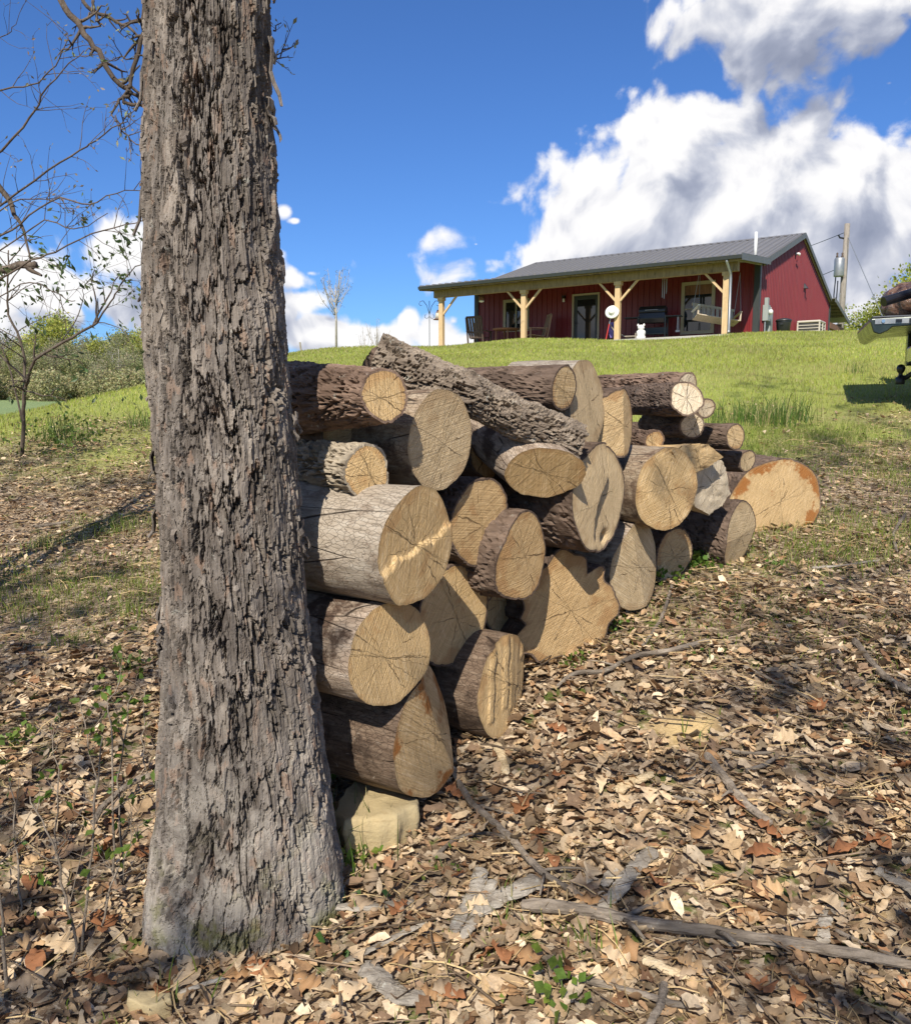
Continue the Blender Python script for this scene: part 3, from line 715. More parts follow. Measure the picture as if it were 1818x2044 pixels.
# label, face centre, face width and height in the photo, how far it sticks out, length, side, cut, face form, extras
LOGS = [
 ('barky reddish log with lichen crust and round tan end, topmost beside the tree', 768, 789, 84, 109, .09, .75, 'bark_red', 'cut_b', plane(.012, -.01), dict(lob=.05, taper=-.8)),
 ('pale flaky-barked log with a notched end, wedged beside the tree under a reddish log', 729, 941, 94, 111, .0, .62, 'bark_pale', 'cut_b', torn(lambda y: .9 - .9 * y, .012, .1, 3), dict(lob=.05)),
 ('large peeled log with a broad finely sawn end facing out under the leaning branch', 881, 880, 142, 202, .02, .8, 'peeled', 'cut_d', plane(-.02, .012), dict(lob=.02)),
 ('thick peeled grey log whose torn end has a jagged step across it', 830, 1090, 141, 239, .15, .9, 'peeled_grey', 'cut_b', torn(lambda y: -.02 + .28 * y, 0.013, .09, 5, 7.0, .02), dict(lob=.02)),
 ('round-ended log with star-shaped cracks right of the torn peeled log', 959, 1042, 109, 178, -.05, .7, 'bark_dark', 'cut_e', flat, {}),
 ('oval-ended log with a bright slanted lower edge under the slanted bark log', 1047, 1110, 88, 182, .03, .7, 'bark_dark', 'cut_e', ridge(215, .075, .0, .42), {}),
 ('big round log end with wide radial cracks, tucked under the torn peeled log', 907, 1229, 133, 209, -.12, .8, 'bark_dark', 'cut_b', flat, dict(lob=.02)),
 ('stout pale log with lined fan-shaped saw marks, low in the stack beside the tree', 780, 1306, 132, 213, .09, .9, 'peeled_patchy', 'cut_b', plane(.03, .0), dict(lob=.03)),
 ('bottom log with a two-facet end and rust orange patch, behind the flat rock', 870, 1463, 141, 258, .06, .85, 'peeled_dark', 'cut_c', ridge(28, .13, .02, .08), dict(lob=.03)),
 ('low grey log with a splintered end of standing rips, next to the rust-patched log', 1014, 1367, 108, 206, .0, .75, 'peeled_dark', 'cut_b', rips(4, .014), {}),
 ('huge gnarled log end with a lobed wavy outline and wormy brown specks', 1133, 1217, 190, 226, -.05, .6, 'bark_dark', 'cut_e', plane(.01, .02), dict(outline=gnarled, lob=.02, aspect=.80)),
 ('flat-sawn oval log standing on the moss right of the gnarled log', 1279, 1131, 86, 178, .02, .7, 'peeled_patchy', 'cut_d', ridge(200, .05, .03, .1), {}),
 ('forked log with a long dark seam and a hole in its end', 1203, 994, 113, 226, .12, .7, 'bark_dark', 'cut_d', fork(2), dict(lob=.05)),
 ('slanted brown log with an oblique smooth end, pinned under the leaning branch', 1087, 944, 118, 124, .08, .55, 'peeled_patchy', 'cut_b', plane(.06, .03), dict(aspect=.80, dip=24)),
 ('thin tall oval log face with grey peeled top, highest in the stack', 1172, 804, 68, 175, .0, .34, 'peeled_grey', 'cut_d', plane(.0, -.02), {}),
 ('bark-covered log with an eye-shaped knot, lying on top of the stack', 1126, 774, 40, 92, .06, .95, 'bark_dark', 'cut_a', flat, dict(knots=[(-.34, -2.4, .05)])),
 ('half hidden peeled log behind the leaning branch', 1112, 856, 66, 104, -.10, .6, 'peeled', 'cut_a', flat, {}),
 ('narrow log face cut to a bright wedge beside the tall grey-topped log', 1243, 846, 62, 140, .02, .65, 'bark_dark', 'cut_a', ridge(185, .10, .03, -.05), {}),
 ('heavy round log with an off-centre heart, in the middle of the stack', 1332, 976, 116, 164, .14, .6, 'peeled', 'cut_b', ridge(235, .05, .0, .5), dict(lob=.03)),
 ('rough-barked log lying along the back top edge of the stack', 1372, 770, 30, 56, -.10, .85, 'bark_red', 'cut_f', flat, {}),
 ('dark-barked log with a cracked heart-shaped pale end near the back top', 1370, 795, 60, 68, .10, .7, 'bark_dark', 'cut_f', plane(.02, -.03), dict(lob=.07)),
 ('small pale log end peeping out behind the cracked pale-ended log', 1409, 815, 32, 40, -.06, .5, 'bark_dark', 'cut_f', flat, {}),
 ('small round log with a half sunlit end under the cracked pale-ended log', 1381, 850, 46, 51, .04, .55, 'bark_dark', 'cut_f', flat, {}),
 ('thin dark-barked log with a small oval end, outermost above the big stained round', 1468, 872, 30, 53, .03, .75, 'bark_dark', 'cut_a', plane(.01, 0), {}),
 ('little round barky log filling a gap above the heavy round log', 1306, 879, 34, 42, -.02, .5, 'bark_red', 'cut_a', flat, {}),
 ('thin stub of barky log resting on the big stained round', 1492, 920, 24, 46, .02, .6, 'bark_dark', 'cut_d', flat, {}),
 ('barky log on the ground with a narrow hairy-sawn end before the big stained round', 1480, 1068, 56, 138, .08, .6, 'bark_dark', 'cut_d', ridge(100, .0, .05, .0), {}),
 ('shaded oval log end set upright in green moss', 1346, 1106, 64, 108, -.05, .6, 'bark_dark', 'cut_a', flat, {}),
 ('largest round log with orange-stained rim, lowest at the far end of the stack', 1553, 1000, 180, 168, -.06, .45, 'bark_dark', 'cut_c', ridge(20, .07, .0, .40), dict(aspect=.86, lob=.04)),
]
def log_frame(c, phi, dip=0.0, roll=0.0):
    n = Vector((math.sin(phi), -math.cos(phi), 0)); n = Vector((n.x * math.cos(dip), n.y * math.cos(dip), -math.sin(dip)))
    y = Vector((0, 0, 1)).cross(n).normalized(); z = n.cross(y)
    return Matrix(((n.x, y.x, z.x, c.x), (n.y, y.y, z.y, c.y), (n.z, y.z, z.z, c.z), (0, 0, 0, 1)))
def build_logs():
    for i, (label, cx, cy, w_, h_, off, L, side, cut, hf, ex) in enumerate(LOGS):
        c = pile_point(cx, cy, off); k = mpp(c); ex = dict(ex)
        az = math.atan2(c.x, c.y)
        asp = ex.pop('aspect', None); dip = R(ex.pop('dip', 0))
        ratio = min(.92, max(.36, w_ / h_)) if asp is None else asp
        phi = math.acos(ratio) - az
        rz = h_ / 2 * k; ry = w_ / 2 * k / ratio
        root = thing('log', label=label, cat='log', group='logs of the firewood stack', matrix=log_frame(c, phi, dip))
        log_mesh(root, ry, rz, L, side, cut, hf, 100 + i * 7, **ex)
    # logs deep in the stack, seen dark through the gaps
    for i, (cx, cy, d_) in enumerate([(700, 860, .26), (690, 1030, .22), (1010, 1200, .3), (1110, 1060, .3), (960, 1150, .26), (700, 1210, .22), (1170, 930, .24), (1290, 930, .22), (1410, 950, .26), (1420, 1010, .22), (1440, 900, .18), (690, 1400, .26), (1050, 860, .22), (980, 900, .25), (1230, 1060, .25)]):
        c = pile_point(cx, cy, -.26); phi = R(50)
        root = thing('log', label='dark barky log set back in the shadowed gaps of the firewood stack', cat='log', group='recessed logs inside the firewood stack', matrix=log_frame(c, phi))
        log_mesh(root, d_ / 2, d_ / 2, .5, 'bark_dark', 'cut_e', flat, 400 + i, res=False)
    # the crooked branch lying slantwise over the top
    A = at(748, 712, 3.12); B = at(925, 782, 3.14); C = at(1040, 838, 3.24); Dp = at(1148, 884, 3.36)
    root = thing('log', label='crooked branch log with flaking lichened bark lying slantwise across the stack', cat='log', group='logs of the firewood stack', matrix=Matrix.Translation(A))
    n = 150; t = np.linspace(0, 1, n); P = np.array([A, B, C, Dp]) - np.array(A)
    tt = np.array([0, .44, .72, 1]); path = np.stack([np.interp(t, tt, P[:, k]) for k in range(3)], -1)
    for _ in range(30): path[1:-1] = (path[:-2] + path[2:]) / 2 * .5 + path[1:-1] * .5
    dv = np.gradient(path, axis=0); dv /= np.linalg.norm(dv, axis=1, keepdims=True)
    e = np.cross(dv, [0, 0, 1.0]); e /= np.linalg.norm(e, axis=1, keepdims=True); u_ = np.cross(e, dv)
    nth = 90; th = np.arange(nth) / nth * 2 * np.pi; TH, T = np.meshgrid(th, t, indexing='xy')
    ln = float(np.linalg.norm(np.diff(path, axis=0), axis=1).sum())
    rad = np.interp(T, [0, .1, .3, .7, 1], [.095, .094, .084, .076, .082])
    dsp = bark_relief(np.mod(TH / (2 * np.pi), 1), T * ln, TH, 5, 13, .10, .012, .4)
    rr = rad * (1 + .06 * np.cos(2 * TH + 3 * T)) + dsp
    V = path[:, None] + e[:, None] * (rr * np.cos(TH))[..., None] + u_[:, None] * (rr * np.sin(TH))[..., None]
    V[-1] += dv[-1] * (.012 * fbm(np.cos(th) * 3, np.sin(th) * 3, octv=3))[:, None]
    np_mesh('bark', V.reshape(-1, 3), grid_quads(n, nth, True), mat=M['bark_branch'], parent=root, smooth=False)
    for k_ in (0, -1):
        ring = V[k_]; nr = 10; fr = np.linspace(0, 1, nr)[:, None, None]; ctr = ring.mean(0)
        Vc = ctr + (ring - ctr)[None] * fr; Vc = Vc + dv[k_] * (.006 * fbm(Vc[..., 0] * 60, Vc[..., 2] * 60, octv=3))[..., None] * (1 - fr)
        np_mesh('broken_end', Vc.reshape(-1, 3), grid_quads(nr, nth, True), mat=M['cut_c'], parent=root, attrs={'Col': np.repeat(fr[:, 0], nth, 0).reshape(-1, 1) * np.ones((1, 3))})
    # a second dark stub beside its upper end
    A = at(742, 730, 3.3); B = at(850, 790, 3.2)
    ax = (B - A); root = thing('log', label='dark weathered stub of log poking up behind the leaning branch', cat='log', group='logs of the firewood stack')
    nn = ax.normalized(); y = Vector((0, 0, 1)).cross(nn).normalized(); z = nn.cross(y)
    root.matrix_world = Matrix(((nn.x, y.x, z.x, B.x), (nn.y, y.y, z.y, B.y), (nn.z, y.z, z.z, B.z), (0, 0, 0, 1)))
    log_mesh(root, .075, .085, ax.length, 'bark_dark', 'cut_d', plane(.02, .03), 611)
    # split pieces
    split_piece('wedge of split wood lying flat on the heavy round log', [(1343, 900), (1375, 888), (1412, 886), (1442, 912), (1415, 930), (1385, 944), (1352, 918)], .16, .26, 'cut_b')
    split_piece('bleached rotten chunk of split wood between two round log ends', [(1384, 935), (1400, 928), (1440, 918), (1448, 935), (1456, 985), (1440, 1008), (1415, 1027), (1388, 1012)], .10, .30, 'cut_f')
def split_piece(label, poly, off, depth, cut):
    pts = [pile_point(x, y, off) for x, y in poly]; c = sum(pts, Vector()) / len(pts)
    m = log_frame(c, R(48)); inv = m.inverted()
    loc = np.array([inv @ p for p in pts]); k = 10; n = len(loc)
    outl = np.concatenate([loc[i] + (loc[(i + 1) % n] - loc[i]) * np.linspace(0, 1, k, endpoint=False)[:, None] for i in range(n)])
    nn = len(outl); outl[:, 1] += .002 * fbm(outl[:, 1] * 50, outl[:, 2] * 50, octv=3); outl[:, 2] += .002 * fbm(outl[:, 1] * 60 + 9, outl[:, 2] * 60, octv=3)
    root = thing('split_firewood', label=label, cat='firewood', matrix=m)
    nr = 14; fr = np.linspace(0, 1, nr)[:, None, None]; ctr = outl.mean(0)
    face = ctr + (outl - ctr)[None] * fr
    face[..., 0] = .004 * fbm(face[..., 1] * 14, face[..., 2] * 50, octv=3) + .006 * (1 - fr[..., 0])
    col = np.repeat(fr[:, 0], nn, 0) * np.ones((1, 3)) * .6
    np_mesh('split_face', face.reshape(-1, 3), grid_quads(nr, nn, True), mat=M[cut], parent=root, attrs={'Col': col})
    ns = 24; xs = np.linspace(0, -depth, ns)[:, None]
    S = np.repeat(face[-1][None], ns, 0); S[..., 0] += xs; S[..., 1:] *= (1 - .25 * (xs / -depth))[..., None]
    S[..., 2] += .004 * fbm(S[..., 0] * 8, S[..., 1] * 60, octv=3)
    np_mesh('split_side', S.reshape(-1, 3), grid_quads(ns, nn, True), mat=M[cut], parent=root, attrs={'Col': np.full((ns * nn, 3), .5)})
build_logs()

# ------------------------------------------------------------------ the red house on the rise
HR = math.atan2(-.558, .83)
HM = Matrix.Translation(Vector((8.89, 28.3, 4.10))) @ Matrix.Rotation(HR, 4, 'Z')
HI = HM.inverted()
def hloc(px, py, y=None, x=None):
    """photo pixel -> point of the house's own frame on the plane y (front walls) or x (gable end)"""
    o = HI @ EYE; d = (HI.to_3x3() @ ray(px, py))
    t = (y - o.y) / d.y if y is not None else (x - o.x) / d.x
    return o + d * t
def corrugated(name, base, rough, metal=0.0, coat=0.0):
    m, t = material(name); c = t.new('ShaderNodeTexCoord').outputs['Object']
    n = t.noise(c, 1.1, 5, .6); n2 = t.noise(t.vmath('MULTIPLY', c, (9, 9, .5)), 2.0, 4, .6)
    col = t.mix(n, tuple(v * .88 for v in base), tuple(v * 1.1 for v in base))
    col = t.mix(t.smooth(n2, .55, .8, 0, .25), col, tuple(v * .6 + .05 for v in base))
    t.put(t.b.inputs['Base Color'], col); t.put(t.b.inputs['Roughness'], t.lin(n2, .3, .7, rough - .06, rough + .08)); t.b.inputs['Metallic'].default_value = metal
    return m
M['red'] = corrugated('red_painted_steel', (.165, .012, .014), .42)
M['roof'] = corrugated('charcoal_roof_steel', (.175, .168, .158), .42)
M['trim'] = simple('charcoal_trim', (.032, .037, .036), .5)
M['rake'] = simple('grey_rake_trim', (.11, .115, .11), .5)
def lumber(name, lo, hi):
    m, t = material(name); c = t.new('ShaderNodeTexCoord').outputs['Object']
    n = t.noise(t.vmath('MULTIPLY', c, (1, 1, .12)), 22, 5, .65); n2 = t.noise(c, 3.0, 4, .6)
    col = t.ramp(n, [(.3, lo), (.7, hi)]); col = t.mix(t.smooth(n2, .55, .75, 0, .6), col, tuple(v * .55 for v in lo))
    t.put(t.b.inputs['Base Color'], col); t.b.inputs['Roughness'].default_value = .75; bump(t, n, .4, .01); return m
M['post'] = lumber('rough_pine_post', (.50, .34, .17), (.66, .48, .27))
M['beam'] = lumber('weathered_beam', (.17, .115, .06), (.37, .27, .15))
M['frame'] = simple('tan_window_frame', (.40, .34, .23), .55)
M['white'] = simple('white_plastic', (.78, .77, .73), .4, var=.06)
M['black'] = simple('black_enamel', (.012, .012, .014), .35)
M['dark_wood'] = lumber('dark_stained_wood', (.05, .032, .022), (.12, .08, .055))
M['chair_wood'] = lumber('brown_chair_wood', (.20, .12, .07), (.36, .24, .15))
M['brown_wood'] = lumber('red_brown_wood', (.15, .065, .035), (.26, .13, .07))
M['grey_wood'] = lumber('weathered_grey_wood', (.20, .17, .13), (.40, .35, .28))
M['grey_metal'] = simple('galvanised_metal', (.33, .34, .34), .45, .6)
M['box_grey'] = simple('grey_green_enamel', (.30, .33, .31), .5)
M['concrete'] = simple('concrete', (.42, .40, .36), .85, bmp=.3)
M['ac'] = simple('beige_enamel', (.52, .48, .40), .5)
M['ac_dark'] = simple('dark_coil', (.06, .06, .055), .6)
M['bin'] = simple('black_polythene', (.025, .027, .03), .42)
M['rust'] = simple('rusty_brown_metal', (.15, .07, .05), .6)
M['dk_green'] = simple('dark_iron', (.03, .05, .05), .5)
def glass():
    m, t = material('dark_window_glass'); t.b.inputs['Base Color'].default_value = (.012, .014, .016, 1); t.b.inputs['Roughness'].default_value = .04
    t.b.inputs['Specular IOR Level'].default_value = .8
    c = t.new('ShaderNodeTexCoord').outputs['Object']; bump(t, t.noise(c, 1.2, 2), .03, .02); return m
M['glass'] = glass()
XL, XR, YW, GD = -11.53, .31, 2.80, 12.77                 # wall ends, wall plane, gable depth
YR = YW + GD / 2; YB = YW + GD
EAVE, PEAK = 2.52, 4.55
def ribbed(mb, x0, x1, z0, z1, y, out, rib=.23, hgt=.026, top=None, flip=False):
    """a metal sheet with raised ribs; top(x) gives a sloping upper edge"""
    n = max(1, round((x1 - x0) / rib)); w_ = (x1 - x0) / n; prof = []
    for i in range(n):
        a = x0 + i * w_; prof += [(a, 0), (a + w_ * .72, 0), (a + w_ * .78, hgt), (a + w_ * .92, hgt), (a + w_ * .98, 0)]
    prof.append((x1, 0)); b = len(mb.v)
    for x, d in prof:
        for z in (z0, top(x) if top else z1): mb.v.append((x, y + out * d, z) if not flip else (y + out * d, x, z))
    for i in range(len(prof) - 1): mb.f.append((b + 2 * i, b + 2 * i + 2, b + 2 * i + 3, b + 2 * i + 1))
    return mb
def build_house():
    root = thing('house', label='red metal-sided house with grey roof and timber porch on the grassy rise', cat='house', matrix=HM)
    B = lambda n, mb, m, p=root, **k: mb.build(n, M[m], p, **k)
    B('slab', MB().box(XL - .35, XR + .1, -.25, YB + 2.6, -.35, 0), 'concrete')
    # front wall, sheet by sheet, leaving the openings
    d0, d1 = hloc(1146, 600, y=YW).x, hloc(1194, 600, y=YW).x; dz = hloc(1170, 589, y=YW).z
    wins = []
    a = hloc(1009, 603, y=YW); b = hloc(1048, 655, y=YW); wins.append((a.x, a.x + 1.05, a.z - 1.15, a.z))
    a = hloc(1366, 566, y=YW); b = hloc(1420, 661, y=YW); wins.append((a.x, b.x, b.z + .02, a.z - .05))
    opens = [(d0, d1, 0.0, dz)] + wins
    x = XL
    while x < XR - .01:
        x2 = min(x + .92, XR); cuts = sorted({x, x2, *[c for o in opens for c in o[:2] if x < c < x2]}); mb = MB()
        for p, q in zip(cuts, cuts[1:]):
            o = next((o for o in opens if o[0] <= (p + q) / 2 <= o[1]), None)
            if o is None: ribbed(mb, p, q, 0, 2.75, YW, -1)
            else:
                if o[2] > 0: ribbed(mb, p, q, 0, o[2], YW, -1)
                ribbed(mb, p, q, o[3], 2.75, YW, -1)
        B('wall_panel', mb, 'red'); x = x2
    slope = (PEAK - EAVE) / (GD / 2)
    top = lambda y: EAVE + .02 + slope * (GD / 2 - abs(y - YR))
    y = YW
    while y < YB - .01:
        y2 = min(y + .925, YB); ym = [y, y2] + ([YR] if y < YR < y2 else [])
        mb = MB(); ribbed(mb, y, y2, 0, 0, XR, 1, rib=.23, hgt=.034, top=top, flip=True); B('gable_panel', mb, 'red')
        mb = MB(); ribbed(mb, y, y2, 0, 0, XL, -1, rib=.23, top=top, flip=True); B('gable_panel', mb, 'red'); y = y2
    B('rear_wall', MB().box(XL, XR, YB - .02, YB + .02, 0, EAVE), 'red')
    B('inner_partition', MB().box(XL + .2, XR - .2, YW + 2.2, YW + 2.3, 0, 2.5), 'dark_wood')
    B('interior_floor', MB().box(XL + .1, XR - .1, YW + .1, YB - .1, .01, .03), 'dark_wood')
    # corner trims
    B('corner_trim', MB().box(XR - .02, XR + .045, YW - .05, YW + .14, 0, 2.74).box(XR - .16, XR + .045, YW - .055, YW - .03, 0, 2.74), 'trim')
    B('corner_trim', MB().box(XL - .05, XL + .02, YW - .05, YW + .14, 0, 2.74).box(XL - .05, XL + .14, YW - .055, YW - .03, 0, 2.74), 'trim')
    B('corner_trim', MB().box(XR - .02, XR + .05, YB - .1, YB + .05, 0, EAVE), 'trim')
    # main roof and the flatter porch roof
    RX0, RX1 = -12.1, .60; brk = YW + .29; zb = EAVE + .18 + slope * .29
    gy, gzf = -.52, 2.45
    RM = XR + .13
    def sheet(name, y0, z0, y1, z1):
        x = RX0; e_ = RX1 if name.startswith('porch') else RM
        while x < e_ - .01:
            x2 = min(x + .92, e_); mb = MB(); n = 3; w_ = (x2 - x) / n; pr = []
            for i in range(n):
                a = x + i * w_; pr += [(a, .05), (a + .06, .05), (a + .085, 0), (a + w_ - .025, 0)]
            pr.append((x2, .05))
            for i, (xx, h_) in enumerate(pr): mb.v += [(xx, y0, z0 + h_), (xx, y1, z1 + h_), (xx, y0, z0 - .02), (xx, y1, z1 - .02)]
            for i in range(len(pr) - 1):
                q = i * 4; mb.f += [(q, q + 4, q + 5, q + 1), (q + 3, q + 7, q + 6, q + 2), (q + 2, q + 6, q + 4, q), (q + 1, q + 5, q + 7, q + 3)]
            B(name, mb, 'roof'); x = x2
    zp = PEAK + .18
    sheet('porch_roof_panel', gy, gzf, brk, zb); sheet('roof_panel', brk, zb, YR, zp); sheet('roof_panel', YB - .25, zb, YR, zp); sheet('porch_roof_panel', YB + 3.9, 2.05, YB - .25, zb)
    B('ridge_cap', MB().prism([(YR - .2, zp - .04), (YR, zp + .045), (YR + .2, zp - .04), (YR, zp + .02)], RX0, RM, 0), 'roof')
    for xe in (RX0 - .02, RX1 - .01):
        for (y0, z0, y1, z1) in ((gy, gzf, brk, zb), (brk, zb, YR, zp), (YB - .25, zb, YR, zp), (YB + 3.9, 2.05, YB - .25, zb)):
            x0 = xe if xe < 0 or y0 == gy or y0 > YB else RM - .01
            B('rake_trim', MB().prism([(y0, z0 + .035), (y1, z1 + .035), (y1, z1 - .17), (y0, z0 - .17)], x0, x0 + .03, 0), 'trim' if x0 < 0 else 'rake')
    B('gutter', MB().prism([(gy - .02, gzf - .02), (gy - .12, gzf - .02), (gy - .10, gzf - .13), (gy - .02, gzf - .13)], RX0, RX1 + .02, 0), 'trim')
    B('fascia', MB().box(RX0 + .02, RX1 - .02, gy + .0, gy + .035, gzf - .17, gzf - .025), 'beam')
    # soffit boards under the gable overhang
    for (ya, za, yb, zc) in ((brk, zb, YR, zp), (YB - .25, zb, YR, zp)):
        B('soffit', MB().prism([(ya, za - .10), (yb, zc - .10), (yb, zc - .075), (ya, za - .075)], XR + .03, RM - .015, 0), 'trim')
        B('rafter', MB().prism([(ya, za - .19), (yb, zc - .19), (yb, zc - .105), (ya, za - .105)], XR + .04, XR + .08, 0), 'grey_wood')
    # porch timber
    B('beam', MB().box(-11.7, .37, -.11, .11, 2.02, 2.31), 'beam')
    for i in range(13):
        xx = -11.85 + i * 1.02
        B('rafter', MB().prism([(gy + .04, gzf - .17), (gy + .04, gzf - .03), (YW - .05, zb - .07), (YW - .05, zb - .22)], xx - .02, xx + .02, 0), 'grey_wood')
    B('ceiling_deck', MB().prism([(gy + .04, gzf - .028), (gy + .04, gzf - .024), (YW, zb - .05), (YW, zb - .054)], RX0 + .05, RX1 - .05, 0), 'grey_wood')
    for i in range(4):
        xx = -3.795 * i
        p = B('post', MB().box(xx - .095, xx + .095, -.085, .085, -.3, 2.02), 'post', bevel=.008)
        MB().box(xx - .13, xx + .13, -.112, .112, 1.90, 2.018).build('capital', M['post'], p)
        for s in ((-1, 1) if i in (1, 2) else ((-1,) if i == 0 else (1,))):
            B('brace', MB().bar((xx + s * .08, 0, 1.36), (xx + s * .74, 0, 2.05), .07, .07, (0, 1, 0)), 'post')
    ds = MB().tube([(.14, gy - .04, gzf - .12), (.14, gy - .02, gzf - .2), (.165, -.18, 1.95), (.17, -.16, 1.78), (.17, -.16, .12), (.2, -.26, .05)], .045, 8)
    B('downspout', ds, 'grey_metal', smooth=True)
    # door
    dr = MB().box(d0 - .07, d0, YW - .05, YW + .03, 0, dz + .07).box(d1, d1 + .07, YW - .05, YW + .03, 0, dz + .07).box(d0, d1, YW - .05, YW + .03, dz, dz + .07)
    B('door_frame', dr, 'frame')
    do = MB().box(d0 + .005, d0 + .13, YW + .02, YW + .05, .02, dz - .01).box(d1 - .13, d1 - .005, YW + .02, YW + .05, .02, dz - .01).box(d0 + .13, d1 - .13, YW + .02, YW + .05, dz - .16, dz - .01).box(d0 + .13, d1 - .13, YW + .02, YW + .05, .02, .25)
    do = B('door', do, 'trim')
    MB().box(d0 + .132, d1 - .132, YW + .03, YW + .04, .252, dz - .162).build('pane', M['glass'], do)
    MB().box(d0 + .04, d0 + .07, YW - .04, YW + .018, .95, 1.05).bar((d0 + .055, YW - .035, 1.0), (d0 + .15, YW - .035, 1.0), .02, .02).build('handle', M['black'], do)
    # windows
    for k, (x0, x1, z0, z1) in enumerate(wins):
        f = MB().box(x0 - .09, x0 + .03, YW - .05, YW + .03, z0 - .09, z1 + .09).box(x1 - .03, x1 + .09, YW - .05, YW + .03, z0 - .09, z1 + .09).box(x0 + .03, x1 - .03, YW - .05, YW + .03, z1 - .03, z1 + .09).box(x0 + .03, x1 - .03, YW - .05, YW + .03, z0 - .09, z0 + .03)
        wf = B('window', f, 'frame')
        if k == 0:
            xm = (x0 + x1) / 2
            MB().box(xm - .03, xm + .03, YW - .042, YW + .02, z0 + .03, z1 - .03).build('mullion', M['frame'], wf)
            ps = [(x0 + .03, xm - .03, z0 + .03, z1 - .03), (xm + .03, x1 - .03, z0 + .03, z1 - .03)]
        else:
            zm = z0 + (z1 - z0) * .48
            MB().box(x0 + .03, x1 - .03, YW - .042, YW + .02, zm - .02, zm + .02).build('mullion', M['frame'], wf)
            ps = [(x0 + .03, x1 - .03, z0 + .03, zm - .02), (x0 + .03, x1 - .03, zm + .02, z1 - .03)]
        for (a, b_, c, d_) in ps: MB().box(a + .001, b_ - .001, YW + .0, YW + .012, c + .001, d_ - .001).build('pane', M['glass'], wf)
        if k == 1: MB().box(x0 + .04, x1 - .04, YW - .012, YW - .002, z1 - .38, z1 - .035).build('blind', M['brown_wood'], wf)
    # porch lamp, vent pipe, flood lamp, hood, meter boxes
    p = hloc(1127, 597, y=YW)
    lm = B('wall_lamp', MB().box(p.x - .05, p.x + .05, YW - .16, YW - .02, p.z + .02, p.z + .11).box(p.x - .07, p.x + .07, YW - .18, YW - .04, p.z + .11, p.z + .13), 'black')
    MB().lathe([(.03, -.12), (.045, -.1), (.04, .02)], 10, (p.x, YW - .1, p.z)).build('bulb_glass', M['white'], lm, smooth=True)
    q = hloc(1508, 490, y=3.6); zq = zb + slope * (3.6 - brk)
    vp = B('vent_pipe', MB().tube([(q.x, 3.6, zq - .1), (q.x, 3.6, zq + .95)], .055, 12), 'white', smooth=True)
    MB().lathe([(.16, -.03), (.12, .08), (.065, .14)], 12, (q.x, 3.6, zq)).build('pipe_boot', M['black'], vp, smooth=True)
    q = hloc(1586, 507, x=XR)
    fl = B('flood_lamp', MB().box(XR + .02, XR + .07, q.y - .07, q.y + .07, q.z - .05, q.z + .06), 'black')
    for s in (-1, 1): MB().lathe([(.03, 0), (.06, .09)], 10).build('lamp_head', M['white'], fl, smooth=True).matrix_local = Matrix.Translation((XR + .1, q.y + s * .09, q.z)) @ Matrix.Rotation(R(100), 4, 'Y')
    q = hloc(1604, 571, x=XR)
    B('vent_hood', MB().prism([(XR + .02, q.z + .14), (XR + .12, q.z + .1), (XR + .17, q.z - .1), (XR + .02, q.z - .1)], q.y - .13, q.y + .13, 1) if False else MB().add([(XR + .02, q.y - .14, q.z - .1), (XR + .02, q.y + .14, q.z - .1), (XR + .18, q.y - .12, q.z - .1), (XR + .18, q.y + .12, q.z - .1), (XR + .03, q.y - .1, q.z + .12), (XR + .03, q.y + .1, q.z + .12)], [(0, 1, 3, 2), (0, 2, 4), (1, 5, 3), (2, 3, 5, 4), (0, 4, 5, 1)]), 'black')
    q = hloc(1523, 622, x=XR)
    mb_ = B('meter_box', MB().box(XR + .025, XR + .21, q.y - .17, q.y + .17, q.z - .33, q.z + .22).box(XR + .03, XR + .15, q.y + .02, q.y + .2, q.z + .22, q.z + .5), 'box_grey')
    MB().lathe([(.09, 0), (.09, .09), (.06, .12)], 16).build('meter_dial', M['white'], mb_, smooth=True).matrix_local = Matrix.Translation((XR + .21, q.y + .03, q.z - .02)) @ Matrix.Rotation(R(90), 4, 'Y')
    MB().tube([(XR + .1, q.y - .1, q.z - .33), (XR + .1, q.y - .1, 0)], .03, 8).build('conduit', M['grey_metal'], mb_)
    B('breaker_box', MB().box(XR + .025, XR + .17, q.y + .36, q.y + .72, q.z - 1.3, q.z + .05), 'box_grey')
    B('junction_box', MB().box(XR + .03, XR + .15, q.y + .40, q.y + .56, q.z + .06, q.z + .2), 'white')
    # rear porch
    B('rear_beam', MB().box(-11.6, .35, YB + 3.1, YB + 3.3, 1.62, 1.88), 'beam')
    B('rear_beam_end', MB().box(.12, .37, YB + .1, YB + 3.7, 1.45, 1.72), 'brown_wood')
    for xx in (.2, -5.6, -11.5):
        B('rear_post', MB().box(xx - .09, xx + .09, YB + 3.1, YB + 3.3, -.3, 1.62), 'post')
    B('rear_brace', MB().bar((.2, YB + 3.1, .9), (.2, YB + 2.3, 1.55), .09, .09), 'beam')
    for i in range(5):
        yy = YB + .4 + i * .56; zr = zb + (2.05 - zb) * ((yy - (YB - .25)) / 4.15)
        B('purlin', MB().box(RX0 + .1, RX1 - .05, yy - .02, yy + .02, zr - .1, zr - .03), 'grey_wood')
    return root
build_house()
def hthing(name, x, y, z, rz, label, cat, group=None, sc=1.12):
    o = thing(name, label=label, cat=cat, group=group); o.matrix_world = HM @ Matrix.Translation((x, y, z)) @ Matrix.Rotation(rz, 4, 'Z') @ Matrix.Scale(sc, 4); return o
